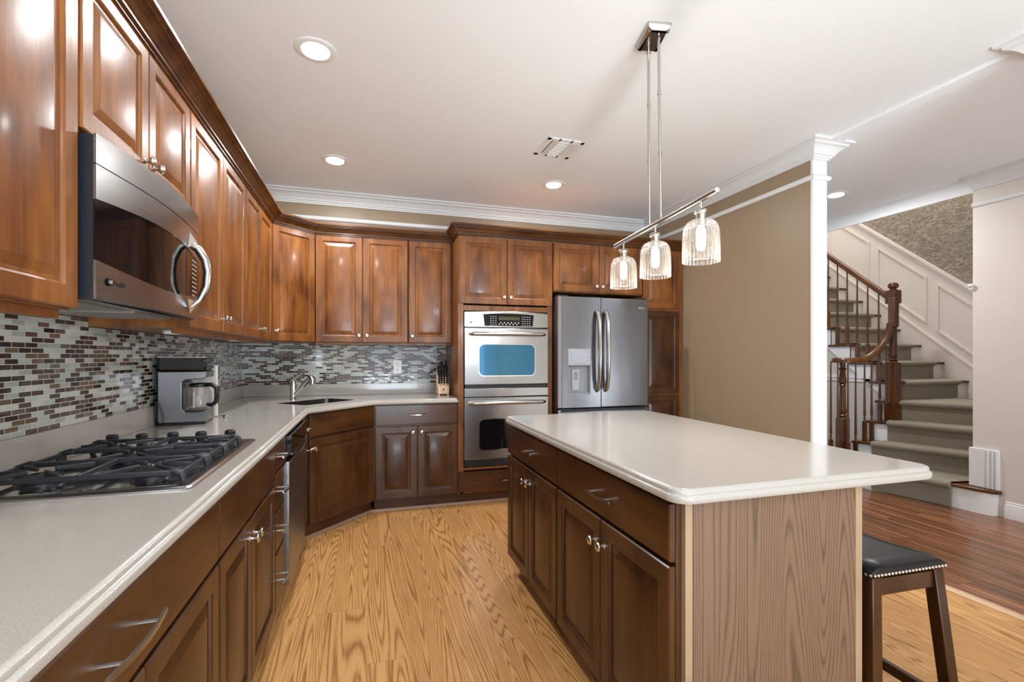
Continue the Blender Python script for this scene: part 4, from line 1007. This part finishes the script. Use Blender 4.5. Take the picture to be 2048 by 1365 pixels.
for i in range(1, 14):
    L_, R_ = N[i]; z = RZ * i; L2, R2 = N[i + 1]
    (la, ra) = shift(L_, R_, .028)
    back_l, back_r = (L2[0], L2[1] + (.012)), (R2[0], R2[1] + .012)
    if i < 5: back_r = (R2[0] + .01, R2[1])
    poly = [la, ra, back_r, back_l]
    if i == 1: poly = [(la[0] + .03, la[1] + .06), (la[0] - .01, la[1] - .05), (la[0] + .04, la[1] - .35), (ra[0] - .035, ra[1] + .35), (ra[0] - .02, ra[1] + .12), (ra[0] + .01, ra[1] + .03), (ra[0] + .045, ra[1]), (5.13, ra[1] + 0.2) if False else (4.775, ra[1] + .0), (4.775, 2.655), (5.13, 2.66), (4.80, 3.69), (4.80, 3.98)]
    else:
        # overhang past the open string
        if i >= 5: poly = [(la[0] - .035, la[1]), ra, back_r, back_l, (back_l[0] - .035, back_l[1])]
        if i == 3: poly = [(la[0] - .011, la[1] + .033), la, ra, back_r, back_l, (back_l[0] - .03, back_l[1] + .03)]
        if i == 4: poly = [(5.13, 3.60), la, ra, back_r, (XSL, 3.56), (XSL - .035, 3.70), (5.13, 3.70)]
    MB().prism(poly, z - .026, z).build('tread', M['stair_tread'], stc, bevel=.006)
    # riser
    rb = shift(L_, R_, -.012)
    if i == 1:
        pts = [(4.47, 3.97), (4.46, 3.80), (4.52, 3.45), (4.70, 2.80), (4.700, 2.60), (4.715, 2.52), (4.745, 2.485), (4.778, 2.48), (4.778, 2.62), (4.9, 2.655), (5.1, 2.66), (4.8, 3.97)]
        MB().prism(pts, 0, z - .026).build('riser', M['white'], stc)
    else: MB().prism([L_, R_, rb[1], rb[0]], z - RZ, z - .026).build('riser', M['white'], stc)
# side closure of the lower steps
for i in range(1, 5):
    L_, L2 = N[i][0], N[i + 1][0]
    if i > 1: MB().prism([L_, (L_[0] + .02, L_[1] - .05), (L2[0] + .02, L2[1] - .02), L2], 0.0, RZ * i - .026).build('skirt', M['white'], stc)
# carpet runner: bulging nosing and risers
mb = MB()
for i in range(1, 14):
    L_, R_ = N[i]; z = RZ * i; L2, R2 = N[i + 1]
    fa_, fb_ = {1: (.06, .81), 2: (.16, 1.0), 3: (.16, 1.0), 4: (.02, 1.0)}.get(i, (.10, .86))
    a, b_ = lerp(L_, R_, fa_), lerp(L_, R_, fb_)
    fa2, fb2 = {1: (.16, .98), 2: (.16, 1.0), 3: (.02, 1.0), 4: (.10, .86)}.get(i, (.10, .86))
    a2, b2 = lerp(L2, R2, fa2), lerp(L2, R2, fb2)
    prof = [(-.004, -RZ), (.008, -RZ + .004), (.010, -.045), (.034, -.036), (.046, -.020), (.044, -.002), (.030, .010), (.0, .013)]
    rows = []
    for d, dz in prof:
        sa_, sb_ = shift(a, b_, d); rows.append([(*lerp(sa_, sb_, q / 6), z + dz) for q in range(7)])
    rows.append([(*lerp(a2, b2, q / 6), z + .012) for q in range(7)])
    vs = [v for r in rows for v in r]; fs = [(r * 7 + q, r * 7 + q + 1, (r + 1) * 7 + q + 1, (r + 1) * 7 + q) for r in range(len(rows) - 1) for q in range(6)]
    # closed ends
    fs += [tuple(r * 7 for r in range(len(rows) - 1)), tuple(r * 7 + 6 for r in range(len(rows) - 1))[::-1]]
    mb.add(vs, fs)
mb.build('carpet_runner', M['carpet'], stc, ang=60)
# open string of the upper flight
def zline(y): return .81 + .835 * (y - 3.617)
poly = [(3.56, zline(3.56))]
mb = MB(); pts = [(3.40, .60), (3.545, .80)]
saw = []
for i in range(5, 13): saw += [(3.545 + .232 * (i - 5), RZ * (i - 1) - .026), (3.545 + .232 * (i - 5), RZ * i - .026)]
saw = [(3.545, .974)] + [p for p in saw[2:]]
ye = 3.545 + .232 * 8
poly = [(3.50, .574), (3.545, .574)] + [(3.545, .974)] + saw[1:] + [(ye, saw[-1][1]), (ye, zline(ye)), (3.50, zline(3.50) if zline(3.50) < .57 else .56)]
poly = [(3.5455, zline(3.545))] + [(3.5455, .974)] + saw[1:] + [(ye, saw[-1][1]), (ye, zline(ye))]
k = len(poly)
MB().add([(XSL - .012, y, z) for y, z in poly] + [(XSL + .012, y, z) for y, z in poly], [tuple(range(k)), tuple(range(k, 2 * k))[::-1]] + [(i, (i + 1) % k, (i + 1) % k + k, i + k) for i in range(k)]).build('stringer', M['white'], stc, smooth=False)
# wall under the flight
poly = [(3.56, 0), (5.79, 0), (5.79, 2.60), (3.56, zline(3.56))]
poly = [(3.60, 0), (5.40, 0), (5.40, zline(5.40)), (3.60, zline(3.60))]
MB().add([(XSL, y, z) for y, z in poly] + [(XSL + .06, y, z) for y, z in poly], [(0, 1, 2, 3), (7, 6, 5, 4), (0, 4, 5, 1), (1, 5, 6, 2), (2, 6, 7, 3), (3, 7, 4, 0)]).build('side_panel', M['foyer_low'], stc, smooth=False)
MB().box(XSL - .020, XSL, 3.78, 5.40, 1.02, 1.055).box(XSL - .012, XSL, 3.75, 5.40, .985, 1.02).build('chair_rail', M['white'], stc)

# railing
rl = thing('stair_railing', 'dark cherry stair railing with turned balusters and a volute', 'railing', (0, 0, 0))
def turned(x, y, z0, z1, name='baluster', sq=.030, mat='cherry'):
    h = z1 - z0; mb = MB(); q = sq / 2; sqh = min(.20, h * .25)
    mb.box(-q, q, -q, q, 0, sqh)
    mb.lathe([(q * .9, sqh), (q * .55, sqh + .015), (q * .8, sqh + .030), (q * .5, sqh + .045), (q * .85, sqh + .075), (q * .75, sqh + .15), (q * .45, h)], seg=10)
    return mb.build(name, M[mat], rl, loc=(x, y, z0), ang=40)
def rail_z(y): return 1.875 + .842 * (y - 3.58)
for i, y in enumerate([3.60 + .116 * q for q in range(13)]):
    n_ = 5 + int((y - 3.545) / .232); turned(5.215, y, RZ * n_, rail_z(y) - .045)
def newel(x, y, z0, zt, w, name, ball=True):
    h = zt - z0; mb = MB(); q = w / 2; b1 = h * .42
    mb.box(-q, q, -q, q, 0, b1)
    prof = [(q * .95, b1), (q * .7, b1 + .015), (q * .95, b1 + .03), (q * .65, b1 + .045), (q * .9, b1 + .07), (q * .75, b1 + .10), (q * .62, h - .26), (q * .85, h - .25), (q * .6, h - .235), (q * .85, h - .22)]
    mb.lathe(prof, seg=18)
    if ball:
        mb.box(-q, q, -q, q, h - .22, h - .085)
        mb.lathe([(q * .95, h - .085), (q * .6, h - .072), (q * .55, h - .066), (q * .9, h - .055), (q * 1.0, h - .035), (q * .8, h - .012), (0, h)], seg=18)
    else: mb.lathe([(q * .85, h - .22), (q * .6, h - .10), (q * .85, h - .08), (q * .55, h - .06), (q * .7, h)], seg=18)
    mb.build(name, M['cherry'], rl, loc=(x, y, z0), ang=40)
newel(5.165, 3.535, .60, 2.026, .095, 'newel_post')
newel(4.66, 3.68, .20, 1.215, .085, 'newel_post', False)
HR = [(-.030, 0), (.030, 0), (.032, .018), (.024, .040), (.010, .050), (-.010, .050), (-.024, .040), (-.032, .018)]
def railpath(pts, name):
    mb = MB(); P = [Vector(p) for p in pts]; k = len(HR); vs = []
    for i, p in enumerate(P):
        d = P[min(i + 1, len(P) - 1)] - P[max(i - 1, 0)]; dh = Vector((d.x, d.y, 0))
        s_ = Vector((-dh.y, dh.x, 0)).normalized() if dh.length > 1e-4 else Vector((1, 0, 0)); d.normalize(); u = s_.cross(d); u = -u if u.z < 0 else u
        for a, b_ in HR: vs.append(p + s_ * a + u * b_)
    fs = [(i * k + j, i * k + (j + 1) % k, (i + 1) * k + (j + 1) % k, (i + 1) * k + j) for i in range(len(P) - 1) for j in range(k)] + [tuple(range(k)), tuple(range((len(P) - 1) * k, len(P) * k))[::-1]]
    mb.add(vs, fs).build(name, M['cherry'], rl, ang=40)
railpath([(5.215, 3.57, rail_z(3.57) - .05), (5.215, 5.10, rail_z(5.10) - .05)], 'handrail')
# gooseneck: square drop beside the newel then a sweep down to the volute
MB().box(5.10, 5.165, 3.475, 3.545, 1.56, rail_z(3.57) - .002).build('rail_drop', M['cherry'], rl, bevel=.008)
def bez(p, n=14):
    out = []
    for i in range(n + 1):
        t_ = i / n; q = [Vector(v) for v in p]
        while len(q) > 1: q = [q[j].lerp(q[j + 1], t_) for j in range(len(q) - 1)]
        out.append(q[0])
    return out
sw_ = bez([(5.13, 3.52, 1.60), (5.12, 3.52, 1.42), (4.99, 3.57, 1.235), (4.84, 3.60, 1.20), (4.72, 3.60, 1.20)])
vol = [Vector((4.66 + (.085 - .035 * k_ / 20) * math.cos(-PI / 2 + .3 - 2 * PI * .8 * k_ / 20), 3.68 + (.085 - .035 * k_ / 20) * math.sin(-PI / 2 + .3 - 2 * PI * .8 * k_ / 20), 1.20)) for k_ in range(21)]
railpath(sw_ + vol, 'volute_rail')
MB().lathe([(.055, 0), (.06, .02), (.05, .042), (0, .05)], (4.66, 3.68, 1.20), seg=20).build('volute_cap', M['cherry'], rl)
for x, y, n_ in ((4.60, 3.76, 1), (4.63, 3.60, 1), (4.57, 3.66, 1), (4.735, 3.60, 1), (4.85, 3.595, 2), (4.92, 3.575, 2), (5.02, 3.565, 3), (5.085, 3.545, 3)):
    zt = min((p.z for p in sw_ if (Vector((p.x, p.y)) - Vector((x, y))).length < .07), default=1.205)
    turned(x, y, RZ * n_, max(1.2, zt + .005))

# wainscot on the stair wall
def cap(y): return 2.04 + .842 * (y - 3.545)
X6 = 6.298
def slanted(name, y0, y1, f0, f1, dx, mat='wains', mb=None):
    vs = [(X6, y0, f0(y0)), (X6, y1, f0(y1)), (X6, y1, f1(y1)), (X6, y0, f1(y0))]; vs += [(x - dx, y, z) for x, y, z in vs]
    m = mb or MB(); m.add(vs, [(0, 1, 2, 3), (7, 6, 5, 4), (0, 4, 5, 1), (1, 5, 6, 2), (2, 6, 7, 3), (3, 7, 4, 0)])
    return m
struct(slanted('', 2.66, 5.7, lambda y: max(0, cap(y) - 1.6), cap, .004), 'trim_12', M['wains'], smooth=False)
mb = slanted('', 2.66, 5.7, lambda y: cap(y) - .020, lambda y: cap(y) + .018, .035); slanted('', 2.66, 5.7, lambda y: cap(y) - .06, lambda y: cap(y) - .020, .018, mb=mb)
struct(mb, 'trim_13', M['wains'], smooth=False)
mb = slanted('', 2.66, 5.7, lambda y: cap(y) - 1.35, lambda y: cap(y) - .86, .014); slanted('', 2.66, 5.7, lambda y: cap(y) - .86, lambda y: cap(y) - .835, .022, mb=mb)
struct(mb, 'trim_14', M['wains'], smooth=False)
mb = MB()
for y0, y1 in ((2.70, 3.16), (3.26, 3.83), (3.93, 4.50), (4.60, 5.17)):
    for (ya, yb, fa_, fb_) in ((y0, y1, lambda y: cap(y) - .19, lambda y: cap(y) - .165), (y0, y1, lambda y: cap(y) - .72, lambda y: cap(y) - .695), (y0, y0 + .022, lambda y: cap(y) - .694, lambda y: cap(y) - .191), (y1 - .022, y1, lambda y: cap(y) - .694, lambda y: cap(y) - .191)):
        slanted('', ya, yb, fa_, fb_, .018, mb=mb)
struct(mb, 'trim_15', M['wains'], smooth=False)
# fluted block where the skirting turns up the foyer corner
mb = MB().box(XF - .020, XF, 2.47, 2.662, .202, .515)
for a, b_ in ((2.475, 2.49), (2.50, 2.51), (2.53, 2.545)): mb.box(XF - .030, XF - .018, a, b_, .202, .513)
mb.box(XF - .024, XF + .001, 2.555, 2.665, .202, .514)
struct(mb, 'trim_16', M['white'], bevel=.003)
struct(MB().box(XF - .030, XF + .0, 2.64, 2.672, 1.84, 1.862).box(XF - .020, XF, 2.645, 2.668, 1.818, 1.838), 'trim_17', M['white'], bevel=.003)
